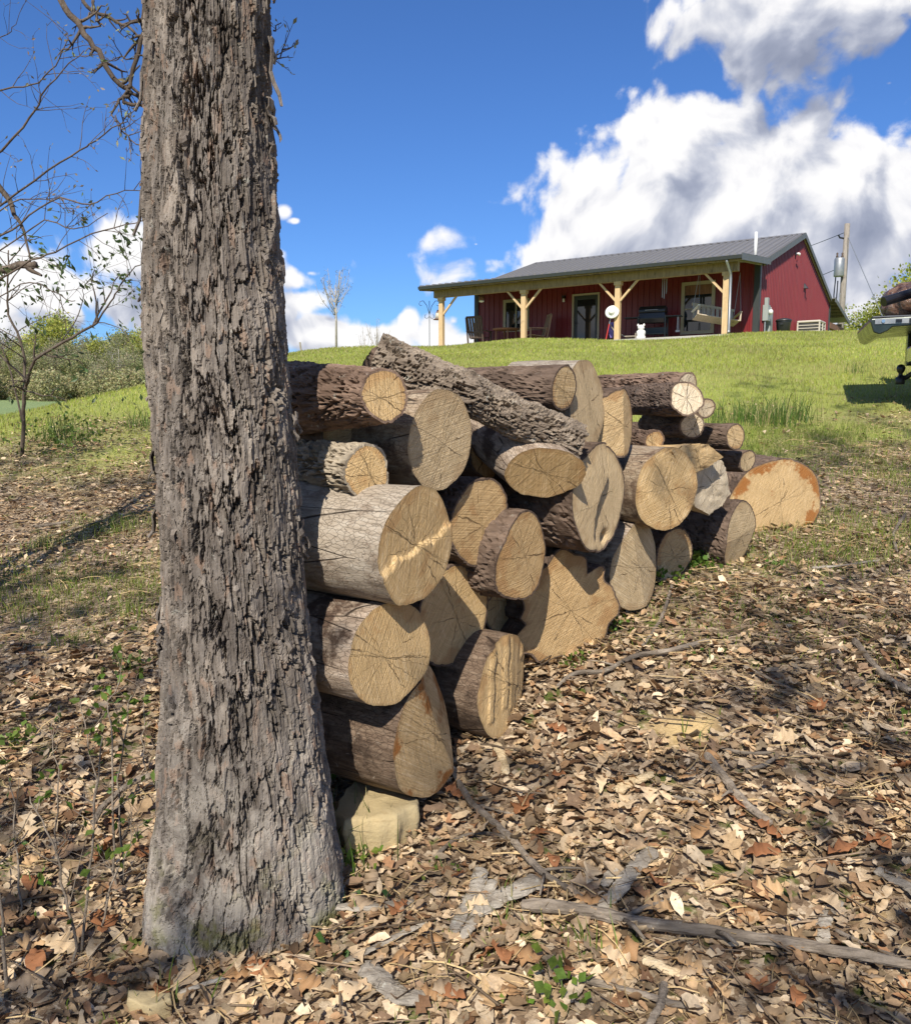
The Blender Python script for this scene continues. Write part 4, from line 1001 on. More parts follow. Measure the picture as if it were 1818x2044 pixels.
def rocking_chair(x, y, rz, mat, label):
    r = hthing('rocking_chair', x, y, 0, rz, label, 'chair', 'rocking chairs on the porch'); W = M[mat]
    # faces -y (out of the porch)
    seat = MB()
    for i in range(5):
        MB().box(-.27, .27, -.26 + i * .105, -.26 + i * .105 + .09, .44 - i * .012, .465 - i * .012).build('seat_slat', W, r)
    for i in range(6):
        xx = -.245 + i * .098
        MB().bar((xx, .27, .42), (xx * 1.1, .50, 1.18), .085, .018, (0, 1, 0)).build('back_slat', W, r)
    MB().bar((-.3, .49, 1.15), (.3, .49, 1.15), .03, .08).build('top_rail', W, r)
    MB().bar((-.3, .33, .62), (.3, .33, .62), .03, .06).build('lower_rail', W, r)
    for s in (-1, 1):
        MB().box(s * .34 - .05, s * .34 + .05, -.34, .34, .66, .685).build('arm_rest', W, r)
        MB().box(s * .33 - .025, s * .33 + .025, -.29, -.24, .06, .66).build('leg', W, r)
        MB().bar((s * .31, .28, .06), (s * .31, .50, 1.15), .05, .04, (0, 1, 0)).build('leg', W, r)
        MB().bar((s * .33, -.27, .22), (s * .33, .3, .22), .03, .03).build('stretcher', W, r)
        pts = [(s * .33, -.5 + 1.1 * t / 8, .03 + .10 * ((t / 8 - .45) * 2) ** 2) for t in range(9)]
        MB().tube(pts, .025, 6).build('rocker', W, r)
    return r
def build_porch_things():
    a = hloc(957, 665, y=1.5); rocking_chair(a.x, 1.5, R(186), 'dark_wood', 'dark wooden rocking chair with solid back near the porch end post')
    a = hloc(1069, 660, y=1.75); rocking_chair(a.x, 1.75, R(-48), 'chair_wood', 'brown slatted rocking chair turned sideways by the small window')
    a = hloc(1010, 660, y=1.8); t = hthing('porch_table', a.x, 1.8, 0, .1, 'round brown porch table under the small window', 'table')
    MB().lathe([(.48, .70), (.5, .72), (.5, .745), (.48, .75)], 24).build('table_top', M['brown_wood'], t)
    for k in range(4):
        an = k * 1.571 + .6; MB().bar((math.cos(an) * .36, math.sin(an) * .36, .70), (math.cos(an) * .40, math.sin(an) * .40, 0), .05, .05).build('leg', M['brown_wood'], t)
    # grill
    a = hloc(1303, 640, y=1.75); g_ = hthing('charcoal_grill', a.x, 1.75, 0, .15, 'black barrel grill on a cart with side shelves in front of the red wall', 'grill')
    MB().prism([(-.2, .95), (-.22, .75), (-.15, .62), (.15, .62), (.22, .75), (.2, .95)], -.42, .42, 0).build('firebox', M['black'], g_, bevel=.02)
    lid = MB().prism([(-.22, .955), (-.22, 1.05), (-.13, 1.16), (.13, 1.16), (.22, 1.05), (.22, .955)], -.43, .43, 0).build('lid', M['black'], g_, bevel=.02)
    MB().tube([(-.2, -.23, 1.02), (-.2, -.3, 1.02), (.2, -.3, 1.02), (.2, -.23, 1.02)], .012, 6).build('handle', M['grey_metal'], lid)
    for s in (-1, 1):
        MB().box(s * .68 - .24, s * .68 + .24, -.22, .22, .80, .825).build('side_shelf', M['trim'], g_)
        for yy in (-.2, .2): MB().box(s * .44 - .02, s * .44 + .02, yy - .02, yy + .02, .0, .85).build('leg', M['trim'], g_)
    MB().box(-.44, .44, -.2, .2, .26, .28).build('bottom_shelf', M['trim'], g_)
    MB().box(-.42, .42, .17, .19, .28, .5).build('back_panel', M['trim'], g_)
    u_ = hthing('grill_tongs', a.x + .98, 1.6, .32, .0, 'long metal tongs hanging from the grill shelf', 'tongs')
    MB().bar((0, 0, .48), (-.01, 0, .05), .012, .02).bar((.03, 0, .48), (.045, 0, .05), .012, .02).box(-.05, .08, -.02, .02, 0, .06).build('tongs', M['grey_metal'], u_)
    # white bear-like garden figure
    a = hloc(1279, 670, y=.9); d = hthing('garden_figure', a.x, .9, 0, .0, 'squat white garden figure with stacked round forms before the grill', 'figurine', sc=.85)
    MB().lathe([(.16, 0), (.2, .05), (.2, .18), (.16, .24), (.19, .3), (.19, .4), (.13, .46), (.05, .47)], 16).build('body', M['white'], d, smooth=True)
    hd = MB().lathe([(.04, .44), (.12, .48), (.15, .56), (.12, .64), (.03, .68)], 16).build('head', M['white'], d, smooth=True)
    for s in (-1, 1): MB().lathe([(.02, -.06), (.055, 0), (.02, .06)], 10).build('ear', M['white'], d, smooth=True).location = (s * .13, -.02, .66)
    # low sling chair
    a = hloc(1247, 668, y=1.5); s_ = hthing('lounge_chair', a.x, 1.5, 0, .2, 'low curved sling chair between the post and the grill', 'chair')
    MB().tube([(-.45, -.25, .62), (-.3, -.25, .38), (.05, -.25, .2), (.45, -.25, .2)], .02, 6).build('side_frame', M['grey_wood'], s_)
    MB().tube([(-.45, .25, .62), (-.3, .25, .38), (.05, .25, .2), (.45, .25, .2)], .02, 6).build('side_frame', M['grey_wood'], s_)
    MB().add([(-.44, -.24, .61), (-.3, -.24, .36), (.05, -.24, .18), (.45, -.24, .18), (-.44, .24, .61), (-.3, .24, .36), (.05, .24, .18), (.45, .24, .18)], [(0, 1, 5, 4), (1, 2, 6, 5), (2, 3, 7, 6)]).build('sling', M['grey_wood'], s_)
    for s in (-1, 1):
        for xx in (-.2, .4): MB().box(xx - .02, xx + .02, s * .25 - .02, s * .25 + .02, 0, .3).build('leg', M['grey_wood'], s_)
    M['purple'] = simple('purple_cloth', (.16, .12, .34), .9)
    c = hthing('draped_cloth', a.x - .42, 1.25, .2, .0, 'purple cloth hung over the sling chair', 'cloth')
    MB().add([(-.08, 0, .5), (.06, .02, .52), (-.1, -.03, .25), (.07, 0, .22), (-.04, -.02, .0), (.05, 0, .02)], [(0, 1, 3, 2), (2, 3, 5, 4)]).build('cloth', M['purple'], c, smooth=True)
    # mop with a white hat on top leaning on the post
    a = hloc(1216, 640, y=-.25); z1 = hloc(1221, 622, y=-.2).z
    M['redpaint'] = simple('red_paint', (.5, .03, .02), .5)
    m_ = hthing('pole_with_hat', a.x, -.22, 0, .0, 'red and white pole leaning on a porch post', 'pole')
    MB().tube([(-.12, 0, 0), (-.04, .06, .5)], .018, 8).build('lower_handle', M['redpaint'], m_)
    MB().tube([(-.04, .06, .5), (.06, .1, z1)], .015, 8).build('upper_handle', M['grey_metal'], m_)
    m_.name = 'cleaning_pole'
    ht = hthing('sun_hat', a.x + .02, -.2, z1 + .0, 0, 'white brimmed sun hat hung at the head of the red and white pole', 'hat'); ht.rotation_mode = 'XYZ'
    ht.matrix_world = HM @ Matrix.Translation((a.x + .06, -.16, z1)) @ Matrix.Rotation(R(70), 4, 'X') @ Matrix.Rotation(R(12), 4, 'Y')
    MB().lathe([(.24, -.03), (.25, 0), (.2, .015), (.13, .03), (.12, .1), (.09, .14), (.02, .15)], 20).build('hat', M['white'], ht, smooth=True)
    # porch swing, hanging askew
    M['swing_wood'] = lumber('pale_swing_wood', (.34, .27, .19), (.58, .49, .37))
    a = hloc(1428, 645, y=1.4); sw = thing('porch_swing', label='weathered porch swing hanging askew behind the downspout', cat='swing')
    sw.matrix_world = HM @ Matrix.Translation((a.x, 1.4, .62)) @ Matrix.Rotation(R(38), 4, 'Z') @ Matrix.Rotation(R(-14), 4, 'X') @ Matrix.Rotation(R(9), 4, 'Y') @ Matrix.Scale(1.2, 4)
    for i in range(5): MB().box(-.62, .62, -.25 + i * .1, -.17 + i * .1, 0, .025).build('seat_slat', M['swing_wood'], sw)
    for i in range(9): MB().bar((-.56 + i * .14, .24, .03), (-.56 + i * .14, .36, .55), .09, .02, (0, 1, 0)).build('back_slat', M['swing_wood'], sw)
    MB().bar((-.64, .35, .54), (.64, .35, .54), .04, .07).build('top_rail', M['swing_wood'], sw)
    for s in (-1, 1):
        MB().box(s * .62 - .03, s * .62 + .03, -.28, .3, .26, .29).build('arm_rest', M['white'] if s < 0 else M['swing_wood'], sw)
        MB().box(s * .62 - .02, s * .62 + .02, -.27, -.21, 0, .26).build('arm_post', M['swing_wood'], sw)
        MB().tube([(s * .62, -.24, .28), (s * .6, .05, 1.6)], .008, 5).build('chain', M['grey_metal'], sw)
        MB().tube([(s * .62, .3, .28), (s * .6, .05, 1.6)], .008, 5).build('chain', M['grey_metal'], sw)
    # hanging things
    a = hloc(961, 597, y=.8); f = hthing('hanging_ornament', a.x, .8, a.z, 0, 'white-bottomed hanging ornament at the end of the porch', 'ornament')
    MB().tube([(0, 0, .15), (0, 0, .62)], .006, 4).build('cord', M['black'], f)
    MB().lathe([(.03, .15), (.1, .12), (.11, 0), (.09, -.04)], 12).build('cage', M['rust'], f, smooth=True)
    MB().lathe([(.095, -.045), (.09, -.09), (.03, -.11)], 12).build('dish', M['white'], f, smooth=True)
    a = hloc(1326, 570, y=.7); f = hthing('wind_chime', a.x, .7, a.z, 0, 'small wind chime hanging from the porch beam above the grill', 'wind chime')
    MB().lathe([(.09, .2), (.1, .22), (.1, .24)], 12).build('top_plate', M['brown_wood'], f)
    MB().tube([(0, 0, .24), (0, 0, .5)], .005, 4).build('cord', M['black'], f)
    for k in range(6): MB().tube([(math.cos(k) * .07, math.sin(k) * .07, .2), (math.cos(k) * .07, math.sin(k) * .07, -.2 - .04 * k)], .014, 6).build('chime_tube', M['grey_metal'], f)
    # beside the gable wall
    q = hloc(1535, 660, x=XR); b = hthing('trash_can', XR + .5, q.y, .12, 0, 'black round trash can with lid under the meter box', 'trash can', sc=.85)
    MB().lathe([(.24, 0), (.3, .7), (.31, .72), (.31, .76)], 24).build('can', M['bin'], b, smooth=True)
    MB().lathe([(.335, .76), (.335, .8), (.3, .85), (.1, .9), (.01, .9)], 24).build('lid', M['bin'], b, smooth=True)
    for s in (-1, 1): MB().box(-.06, .06, s * .31 - .03, s * .31 + .03, .6, .66).build('handle', M['bin'], b)
    q = hloc(1603, 662, x=XR + .3); c = hthing('air_conditioner', XR + .6, q.y, .28, 0, 'squat beige air conditioner condenser with louvred sides by the gable wall', 'air conditioner')
    MB().box(-.36, .36, -.46, .46, .03, .66).build('coil', M['ac_dark'], c)
    MB().box(-.40, .40, -.5, .5, .68, .76).build('top_cover', M['ac'], c, bevel=.03)
    for i in range(6): MB().box(-.385, .385, -.485, .485, .05 + i * .105, .075 + i * .105).build('louvre', M['ac'], c)
    for (xx, yy) in ((-.37, -.47), (.37, -.47), (-.37, .47), (.37, .47), (.38, 0)): MB().box(xx - .025, xx + .025, yy - .025, yy + .025, 0, .69).build('corner_post', M['ac'], c)
    # crook with bird feeder in front of the porch end
    P = at(857, 640, 35.0); gg = g(P.x, P.y); sh = thing('shepherd_hook', (P.x, P.y, gg), 0, 'tall iron shepherd hook with curled arms at the porch end', 'garden hook')
    zt = at(857, 600, 35.0).z - gg; k = mpp(P)
    MB().tube([(0, 0, -.1), (0, 0, zt)], .014, 6).build('stake', M['dk_green'], sh)
    for s in (-1, 1):
        MB().tube([(0, 0, zt - .55), (s * .1, 0, zt - .2), (s * .25, 0, zt), (s * .38, 0, zt - .03), (s * .42, 0, zt - .13), (s * .36, 0, zt - .2), (s * .3, 0, zt - .17)], .013, 6).build('curled_arm', M['dk_green'], sh)
        MB().tube([(0, 0, zt - .62), (s * .1, 0, zt - .72), (s * .19, 0, zt - .66), (s * .18, 0, zt - .56), (s * .13, 0, zt - .56)], .011, 6).build('small_curl', M['dk_green'], sh)
    bf = thing('bird_feeder', (P.x + .34, P.y, gg + zt - .72), 0, 'rust-brown lantern bird feeder hanging from the shepherd hook', 'bird feeder')
    MB().tube([(0, 0, .3), (0, 0, .52)], .006, 4).build('hanger', M['rust'], bf)
    MB().lathe([(.02, .36), (.05, .3), (.05, .27), (.09, .24)], 12).build('cap', M['rust'], bf, smooth=True)
    MB().lathe([(.085, .24), (.11, .0)], 12).build('seed_tube', M['ac'], bf, smooth=True)
    MB().lathe([(.15, 0), (.19, -.02), (.19, -.04), (.05, -.05)], 16).build('tray', M['rust'], bf, smooth=True)
build_porch_things()
def build_yard_far():
    # utility pole
    M['pole'] = lumber('weathered_pole', (.17, .145, .115), (.34, .30, .25))
    D = 52.0; b = at(1679, 664, D); t = at(1691, 446, D); gg = g(b.x, b.y)
    u = thing('utility_pole', (b.x, b.y, gg), 0, 'wooden utility pole with a grey transformer behind the house', 'utility pole')
    top = t - Vector((b.x, b.y, gg)); bot = Vector((-.1, 0, -.3)); r = 6 * mpp(b)
    MB().tube([bot, bot.lerp(top, .5), top], [r * 1.15, r, r * .85], 12).build('shaft', M['pole'], u, smooth=True)
    f = lambda px, py: at(px, py, D) - Vector((b.x, b.y, gg))
    q = f(1675, 534); k = mpp(b)
    tr = MB().lathe([(9 * k, -18 * k), (9.5 * k, -17 * k), (9.5 * k, 15 * k), (8 * k, 18 * k), (3 * k, 19 * k)], 16, tuple(q + Vector((-.1, -.2, 0)))).build('transformer', M['grey_metal'], u, smooth=True)
    for s in (-1, 1): MB().lathe([(2 * k, 0), (2.6 * k, 3 * k), (1.4 * k, 5 * k), (2.2 * k, 8 * k), (.8 * k, 10 * k)], 8, tuple(q + Vector((s * 5 * k - .1, -.2, 18 * k)))).build('bushing', M['dark_wood'], tr, smooth=True)
    MB().tube([f(1688, 476), f(1676, 474), f(1673, 468)], .05, 6).build('insulator_bracket', M['black'], u)
    MB().tube([f(1668, 550), f(1664, 590), f(1666, 640), f(1672, 560)], .035, 6).build('drop_cable', M['black'], u)
    MB().tube([f(1676, 585), f(1673, 664)], .05, 6).build('conduit', M['grey_metal'], u)
    for (a, b2, lab) in (((1690, 462, D), (1470, 520, 90), 'upper power line running from the utility pole behind the roof'), ((1676, 534, D), (1500, 575, 80), 'lower service wire running from the transformer behind the roof'), ((1691, 470, D), (1765, 640, D - 8), 'pale guy wire slanting from the utility pole to the ground')):
        A, B_ = at(*a), at(*b2); pts = [A.lerp(B_, i / 12) - Vector((0, 0, .5 * math.sin(math.pi * i / 12) * (0 if 'guy' in lab else 1))) for i in range(13)]
        w_ = MB().tube(pts, .022, 5).build('overhead_wire', M['grey_metal'] if 'guy' in lab else M['black'])
        tag(w_, lab, 'wire', 'overhead wires')
    # slim fence posts on the skyline
    for (px, py, D, h_, lab) in ((606, 707, 30, .9, 'slim leaning fence post on the grassy skyline'),):
        p = at(px, py, D); gg = g(p.x, p.y); o = MB().tube([(0, 0, -.2), (-.12, 0, max(.9, at(px, 683, D).z - gg))], .035, 6).build('fence_post', M['grey_wood']); o.location = (p.x, p.y, gg); tag(o, lab, 'fence post')
build_yard_far()

# ------------------------------------------------------------------ the pickup at the edge of the view
def build_truck():
    N = at(1740, 655, 9.3); Fp = at(1714, 640, 10.85)
    yv = Vector((Fp.x - N.x, Fp.y - N.y, 0)).normalized(); xv = yv.cross(Vector((0, 0, 1)))
    tip = (N + Fp) / 2; org = tip + xv * .56
    gz_ = g(org.x + xv.x * 1.2, org.y + xv.y * 1.2)
    H = org.z - gz_
    m = Matrix(((xv.x, yv.x, 0, org.x), (xv.y, yv.y, 0, org.y), (0, 0, 1, gz_), (0, 0, 0, 1)))
    t = thing('pickup_truck', label='dark pickup truck with its tailgate lowered, backed onto the lawn', cat='truck', matrix=m)
    M['paint'] = simple('dark_green_grey_car_paint', (.045, .055, .045), .22, .35, var=.05)
    M['liner'] = simple('grey_bed_plastic', (.10, .105, .115), .5)
    M['tire'] = simple('tyre_rubber', (.02, .02, .02), .85)
    M['lamp'] = simple('red_lamp_glass', (.35, .01, .01), .15)
    M['chrome'] = simple('bright_metal', (.6, .6, .6), .25, 1.0)
    W = .79
    tg = MB().prism([(-.57, H - .015), (-.575, H - .05), (-.54, H - .16), (-.48, H - .185), (-.40, H - .15), (-.36, H - .11), (0, H - .09), (0, H)], -W, W, 1).build('tailgate', M['paint'], t, bevel=.012)
    MB().box(-.55, -.02, -W + .03, W - .03, H + .001, H + .012).build('tailgate_liner', M['liner'], tg)
    for i in range(7): MB().box(-.53, -.03, -W + .1 + i * .22, -W + .14 + i * .22, H + .012, H + .022).build('liner_rib', M['liner'], tg)
    MB().box(-.53, -.06, -W - .012, -W + .004, H - .075, H - .02).build('end_plate', M['grey_metal'], tg)
    MB().box(-.33, -.27, -W - .022, -W - .010, H - .065, H - .03).box(-.2, -.1, -W - .022, -W - .010, H - .07, H - .025).build('latch', M['black'], tg)
    MB().lathe([(.018, 0), (.018, .012)], 12).build('striker', M['chrome'], tg).matrix_local = Matrix.Translation((-.45, -W - .012, H - .047)) @ Matrix.Rotation(R(90), 4, 'X')
    # bed
    MB().box(.0, 1.75, -W, W, H - .06, H).build('bed_floor', M['liner'], t)
    for s in (-1, 1):
        a, b = sorted((s * W, s * (W + .17)))
        MB().prism([(0, H - .45), (0, H + .52), (1.78, H + .52), (1.78, H - .45), (1.42, H - .45), (1.35, H - .12), (1.1, H + .02), (.75, H + .02), (.5, H - .12), (.43, H - .45)], a, b, 1).build('bed_side', M['paint'], t, bevel=.02)
        MB().box(-.03, .02, a + .01, b - .01, H - .05, H + .45).build('tail_light', M['lamp'], t)
    MB().box(1.70, 1.78, -W, W, H, H + .52).build('bed_front', M['paint'], t)
    bp = MB().box(.0, .2, -.95, .95, H - .42, H - .22).build('bumper', M['chrome'], t, bevel=.03)
    hz = H - .55
    hr = MB().box(.06, .4, -.04, .04, hz - .04, hz + .04).build('hitch_receiver', M['black'], t)
    Bp = m.inverted() @ at(1797, 750, 10.1)
    MB().tube([(.1, 0, hz), (Bp.x + .12, Bp.y * .6, hz - .02), (Bp.x + .06, Bp.y, Bp.z - .02), (Bp.x, Bp.y, Bp.z - .02)], .03, 8).build('ball_mount', M['black'], t)
    MB().lathe([(.045, -.10), (.05, -.09), (.05, -.02), (.025, .0), (.022, .03), (.04, .05), (.05, .085), (.04, .12), (.015, .135)], 16, (Bp.x, Bp.y, Bp.z)).build('hitch_ball', M['black'], t, smooth=True)
    # cab and front
    MB().prism([(1.82, .45), (1.82, H + .5), (2.0, H + .95), (3.1, H + .95), (3.75, H + .48), (5.1, H + .36), (5.28, H + .1), (5.28, .5), (4.85, .45), (4.75, .8), (4.5, .95), (4.2, .95), (3.95, .8), (3.85, .45)], -.93, .93, 1).build('cab', M['paint'], t, bevel=.05)
    for s in (-1, 1): MB().prism([(2.05, H + .5), (2.12, H + .88), (3.05, H + .88), (3.55, H + .5)], s * .935 - .004, s * .935 + .004, 1).build('side_window', M['glass'], t)
    for xx in (.92, 4.35):
        for s in (-1, 1):
            w_ = MB().lathe([(.25, -.11), (.37, -.11), (.40, -.07), (.40, .07), (.37, .11), (.25, .11)], 28).build('wheel', M['tire'], t, smooth=True)
            w_.matrix_local = Matrix.Translation((xx, s * .84, .40)) @ Matrix.Rotation(R(90), 4, 'X')
            MB().lathe([(.05, -.08), (.24, -.06), (.25, .06), (.05, .08)], 16).build('rim', M['grey_metal'], w_)
    # load on the tailgate: a clear sack of brown leaves and a black pipe
    M['sack'] = None
    mm, tt = material('plastic_sack_of_leaves'); c = tt.new('ShaderNodeTexCoord').outputs['Object']
    v = tt.voro(c, 14.0, 'F1', 2, out=1); n = tt.noise(c, 26, 4, .7)
    tt.put(tt.b.inputs['Base Color'], tt.mix(tt.smooth(n, .4, .7), tt.ramp(tt.sep(v)[0], [(0, (.03, .012, .008)), (.6, (.10, .042, .024)), (1, (.22, .12, .07))]), (.17, .12, .095)))
    tt.b.inputs['Roughness'].default_value = .22; tt.b.inputs['Specular IOR Level'].default_value = .7; bump(tt, n, .8, .02); M['sack'] = mm
    A = at(1762, 632, 9.75); sk = thing('leaf_sack', (A.x + .42, A.y + .1, m.translation.z + H + .022), 0, 'shiny plastic sack stuffed with brown leaves on the lowered tailgate', 'sack')
    n1, n2 = 40, 26; U, Vv = np.meshgrid(np.linspace(0, 2 * np.pi, n1, endpoint=False), np.linspace(0, np.pi, n2), indexing='xy')
    rr = 1 + .16 * fbm(np.cos(U) * np.sin(Vv) * 2.2, np.sin(U) * np.sin(Vv) * 2.2, np.cos(Vv) * 2.2, 4, seed=3)
    zz = .20 - .22 * np.cos(Vv) * rr; V = np.stack([.36 * rr * np.sin(Vv) * np.cos(U), .27 * rr * np.sin(Vv) * np.sin(U), np.maximum(zz, 0)], -1)
    np_mesh('sack_body', V.reshape(-1, 3), grid_quads(n2, n1, True), mat=M['sack'], parent=sk)
    P1 = at(1763, 602, 9.28); P2 = at(1835, 580, 9.34)
    pp = MB().tube([P1, P2 + (P2 - P1) * .6], .052, 16).build('drain_pipe', M['black'], smooth=False)
    tag(pp, 'glossy black plastic pipe laid across the sack of leaves', 'pipe')
build_truck()

# ------------------------------------------------------------------ living plants
M['leaf'] = leafy('green_leaves', trans=.4, rough=.45)
M['grass'] = leafy('grass_blades', trans=.3, rough=.5, spec=.25)
M['litter'] = leafy('dry_leaves', tint=(1.02, .93, .80), trans=.08, rough=.75, spec=.15)
def leaf_quads(P, Dn, size, rngl, col, colvar=.25, droop=.3, aspect=.45):
    """many small pointed leaves: P (n,3) places, Dn (n,3) outward directions"""
    n = len(P); d = np.asarray(Dn, float) + rngl.normal(0, .55, (n, 3)); d[:, 2] -= droop; d /= np.linalg.norm(d, axis=1, keepdims=True) + 1e-9
    s = np.cross(d, rngl.normal(0, 1, (n, 3))); s /= np.linalg.norm(s, axis=1, keepdims=True) + 1e-9
    nn = np.cross(d, s); L = (size * rngl.uniform(.6, 1.25, n))[:, None]; w = L * aspect
    V = np.stack([P, P + d * L * .5 + s * w * .5 + nn * L * .06, P + d * L, P + d * L * .5 - s * w * .5 + nn * L * .06], 1).reshape(-1, 3)
    Q = (np.arange(n)[:, None] * 4 + np.arange(4)[None])
    c = np.asarray(col)[None] * (1 + rngl.uniform(-colvar, colvar, (n, 1))) * (1 + rngl.uniform(-.12, .12, (n, 3)))
    return V, Q, np.repeat(np.clip(c, 0, 1), 4, 0)
def foliage(name, parts, parent, mat='leaf', kind=None):
    V = np.vstack([p[0] for p in parts]); off = 0; Q = []; C = np.vstack([p[2] for p in parts])
    for p in parts: Q.append(p[1] + off); off += len(p[0])
    o = np_mesh(name, V, np.vstack(Q), mat=M[mat], parent=parent, smooth=False, attrs={'Col': C})
    if kind: o['kind'] = kind
    return o
def pix_path(pts, D0, D1, org):
    n = len(pts); return [at(x, y, D0 + (D1 - D0) * i / max(1, n - 1)) - org for i, (x, y) in enumerate(pts)]
def smooth_path(pts, k=3):
    out = []
    for i in range(len(pts) - 1):
        p0, p1, p2, p3 = pts[max(i - 1, 0)], pts[i], pts[i + 1], pts[min(i + 2, len(pts) - 1)]
        for j in range(k):
            t = j / k; out.append(.5 * ((2 * p1) + (p2 - p0) * t + (2 * p0 - 5 * p1 + 4 * p2 - p3) * t * t + (3 * p1 - p0 - 3 * p2 + p3) * t ** 3))
    out.append(pts[-1]); return out
def twiggy(mb, path, r0, r1, rs, n_tw, tl, tips, flat=.35, deep=2):
    """a branch along a path with fine side twigs"""
    path = smooth_path(path); m = len(path)
    path = [p + Vector((rs.gauss(0, .004), rs.gauss(0, .004), rs.gauss(0, .004))) * (1 if 0 < i < m - 1 else 0) for i, p in enumerate(path)]
    mb.tube(path, [r0 + (r1 - r0) * i / (m - 1) for i in range(m)], 6, caps=True)
    for _ in range(n_tw):
        i = rs.randrange(max(1, m // 5), m); p = path[i]; d = (path[min(i + 1, m - 1)] - path[i - 1]).normalized()
        a = Vector((rs.gauss(0, 1), rs.gauss(0, flat), rs.gauss(0, 1))); a = (a - d * a.dot(d)).normalized()
        dd = (d * .75 + a).normalized(); ln = tl * rs.uniform(.4, 1.2); q = p.copy(); pts = [q.copy()]
        for k in range(4):
            dd = (dd + Vector((rs.gauss(0, .16), rs.gauss(0, .1), rs.gauss(0, .16) + .03))).normalized(); q = q + dd * ln / 4; pts.append(q.copy())
            if deep > 1 and rs.random() < .45:
                b = Vector((rs.gauss(0, 1), rs.gauss(0, flat), rs.gauss(0, 1))).normalized(); e = (dd + b * .9).normalized()
                q2 = q + e * ln * rs.uniform(.2, .45); mb.tube([q.copy(), q + (q2 - q) * .5 + Vector((0, 0, .01)), q2], [r1 * .7, r1 * .5, r1 * .3], 3, caps=False); tips.append((q2, e))
        mb.tube(pts, [r1 * 1.1, r1 * .9, r1 * .75, r1 * .6, r1 * .4], 4, caps=False); tips.append((pts[-1], dd))
def build_left_brush():
    rs = random.Random(21); rl = np.random.default_rng(21)
    # slender sapling that forks low down
    base = on_ground(44, 912); o = thing('sapling', tuple(base), 0, 'slender forked sapling with drooping dark leaves at the lawn edge', 'sapling'); D = base.y
    S = [([(44, 915), (47, 850), (47, 805), (52, 770), (59, 745), (71, 717), (119, 686), (158, 666), (195, 643)], D, D - .6, .035, .022, 5),
         ([(195, 643), (212, 615), (226, 595), (240, 570), (262, 540), (290, 520), (330, 500)], D - .6, D - .9, .017, .006, 8),
         ([(47, 805), (48, 714), (34, 663), (17, 626), (14, 589), (18, 538), (17, 499)], D, D - .2, .026, .012, 6),
         ([(44, 840), (30, 780), (14, 720), (0, 690), (-25, 650)], D, D, .018, .008, 4),
         ([(119, 686), (150, 640), (165, 600), (168, 570), (190, 545)], D - .3, D - .6, .010, .004, 8),
         ([(195, 643), (240, 655), (262, 690), (270, 720)], D - .6, D - .9, .008, .003, 5),
         ([(34, 663), (70, 640), (110, 625), (128, 640)], D - .1, D - .3, .008, .004, 5)]
    mb = MB(); tips = []
    for (pp, d0, d1, r0, r1, nt) in S: twiggy(mb, pix_path(pp, d0, d1, base), r0 * .6, r1 * .5, rs, nt + 3, .5, tips)
    mb.build('stem', M['twig'], o, smooth=True)
    P = np.array([t[0] for t in tips for _ in range(5)]) + rl.normal(0, .05, (len(tips) * 5, 3)); Dn = np.array([t[1] for t in tips for _ in range(5)])
    k = rl.random(len(P)) < .62
    foliage('foliage', [leaf_quads(P[k], Dn[k], .062, rl, (.09, .13, .045), droop=.7)], o, kind='stuff')
    # long bare budding branches reaching in from a neighbour outside the view
    base = Vector((-3.1, 4.6, g(-3.1, 4.6))); o = thing('budding_tree', tuple(base), 0, 'thin budding tree whose long bare twigs reach across the blue sky', 'tree')
    mb = MB(); tips = []
    top = Vector((-.1, .1, 3.6))
    mb.tube([Vector((0, 0, -.1)), Vector((.03, 0, 1.2)), Vector((-.05, .05, 2.4)), top], [.06, .05, .045, .03], 8)
    org = base
    for (pp, d0, d1, r0, r1, nt) in [([(-160, 420), (0, 298), (60, 235), (84, 190), (125, 140), (168, 100)], 4.6, 4.4, .014, .003, 16),
                                     ([(-160, 470), (0, 410), (95, 340), (160, 300), (190, 278), (240, 245), (262, 225)], 4.6, 4.2, .013, .003, 18),
                                     ([(-160, 480), (0, 470), (60, 430), (120, 395), (180, 410), (230, 385), (282, 380)], 4.6, 4.3, .012, .003, 14),
                                     ([(-120, 230), (0, 180), (60, 170), (100, 140), (125, 105), (135, 65)], 4.6, 4.5, .010, .003, 10),
                                     ([(-100, 120), (0, 75), (20, 60), (32, 48)], 4.6, 4.5, .006, .002, 5),
                                     ([(-160, 620), (0, 555), (60, 520), (110, 500), (180, 465), (250, 450), (300, 430)], 4.6, 4.3, .013, .003, 14),
                                     ([(-140, 560), (0, 500), (90, 440), (150, 460), (215, 425)], 4.6, 4.4, .010, .003, 12),
                                     ([(-100, 480), (0, 420), (60, 395), (105, 400), (130, 420)], 4.7, 4.7, .009, .003, 10),
                                     ([(-100, 600), (0, 590), (60, 560), (120, 590), (150, 600)], 4.6, 4.4, .008, .003, 8)]:
        path = pix_path(pp, d0, d1, org); path = [Vector((path[0].x * .6, path[0].y * .6, min(3.3, max(.8, path[0].z - .35))))] + path
        twiggy(mb, path, r0 * .6, r1 * .7, rs, nt, .24, tips, deep=2)
    mb.build('stem', M['twig'], o, smooth=True)
    P = np.array([t[0] for t in tips]); Dn = np.array([t[1] for t in tips])
    low = P[:, 2] + base.z < 2.55
    idx = np.repeat(np.where(low & (rl.random(len(P)) < .38))[0], 5)
    parts = [leaf_quads(P[idx] + rl.normal(0, .02, (len(idx), 3)), Dn[idx], .05, rl, (.085, .12, .04), droop=.6), leaf_quads(P[~low], Dn[~low], .022, rl, (.32, .27, .2), droop=-.3, aspect=.5)]
    foliage('foliage', parts, o, kind='stuff')
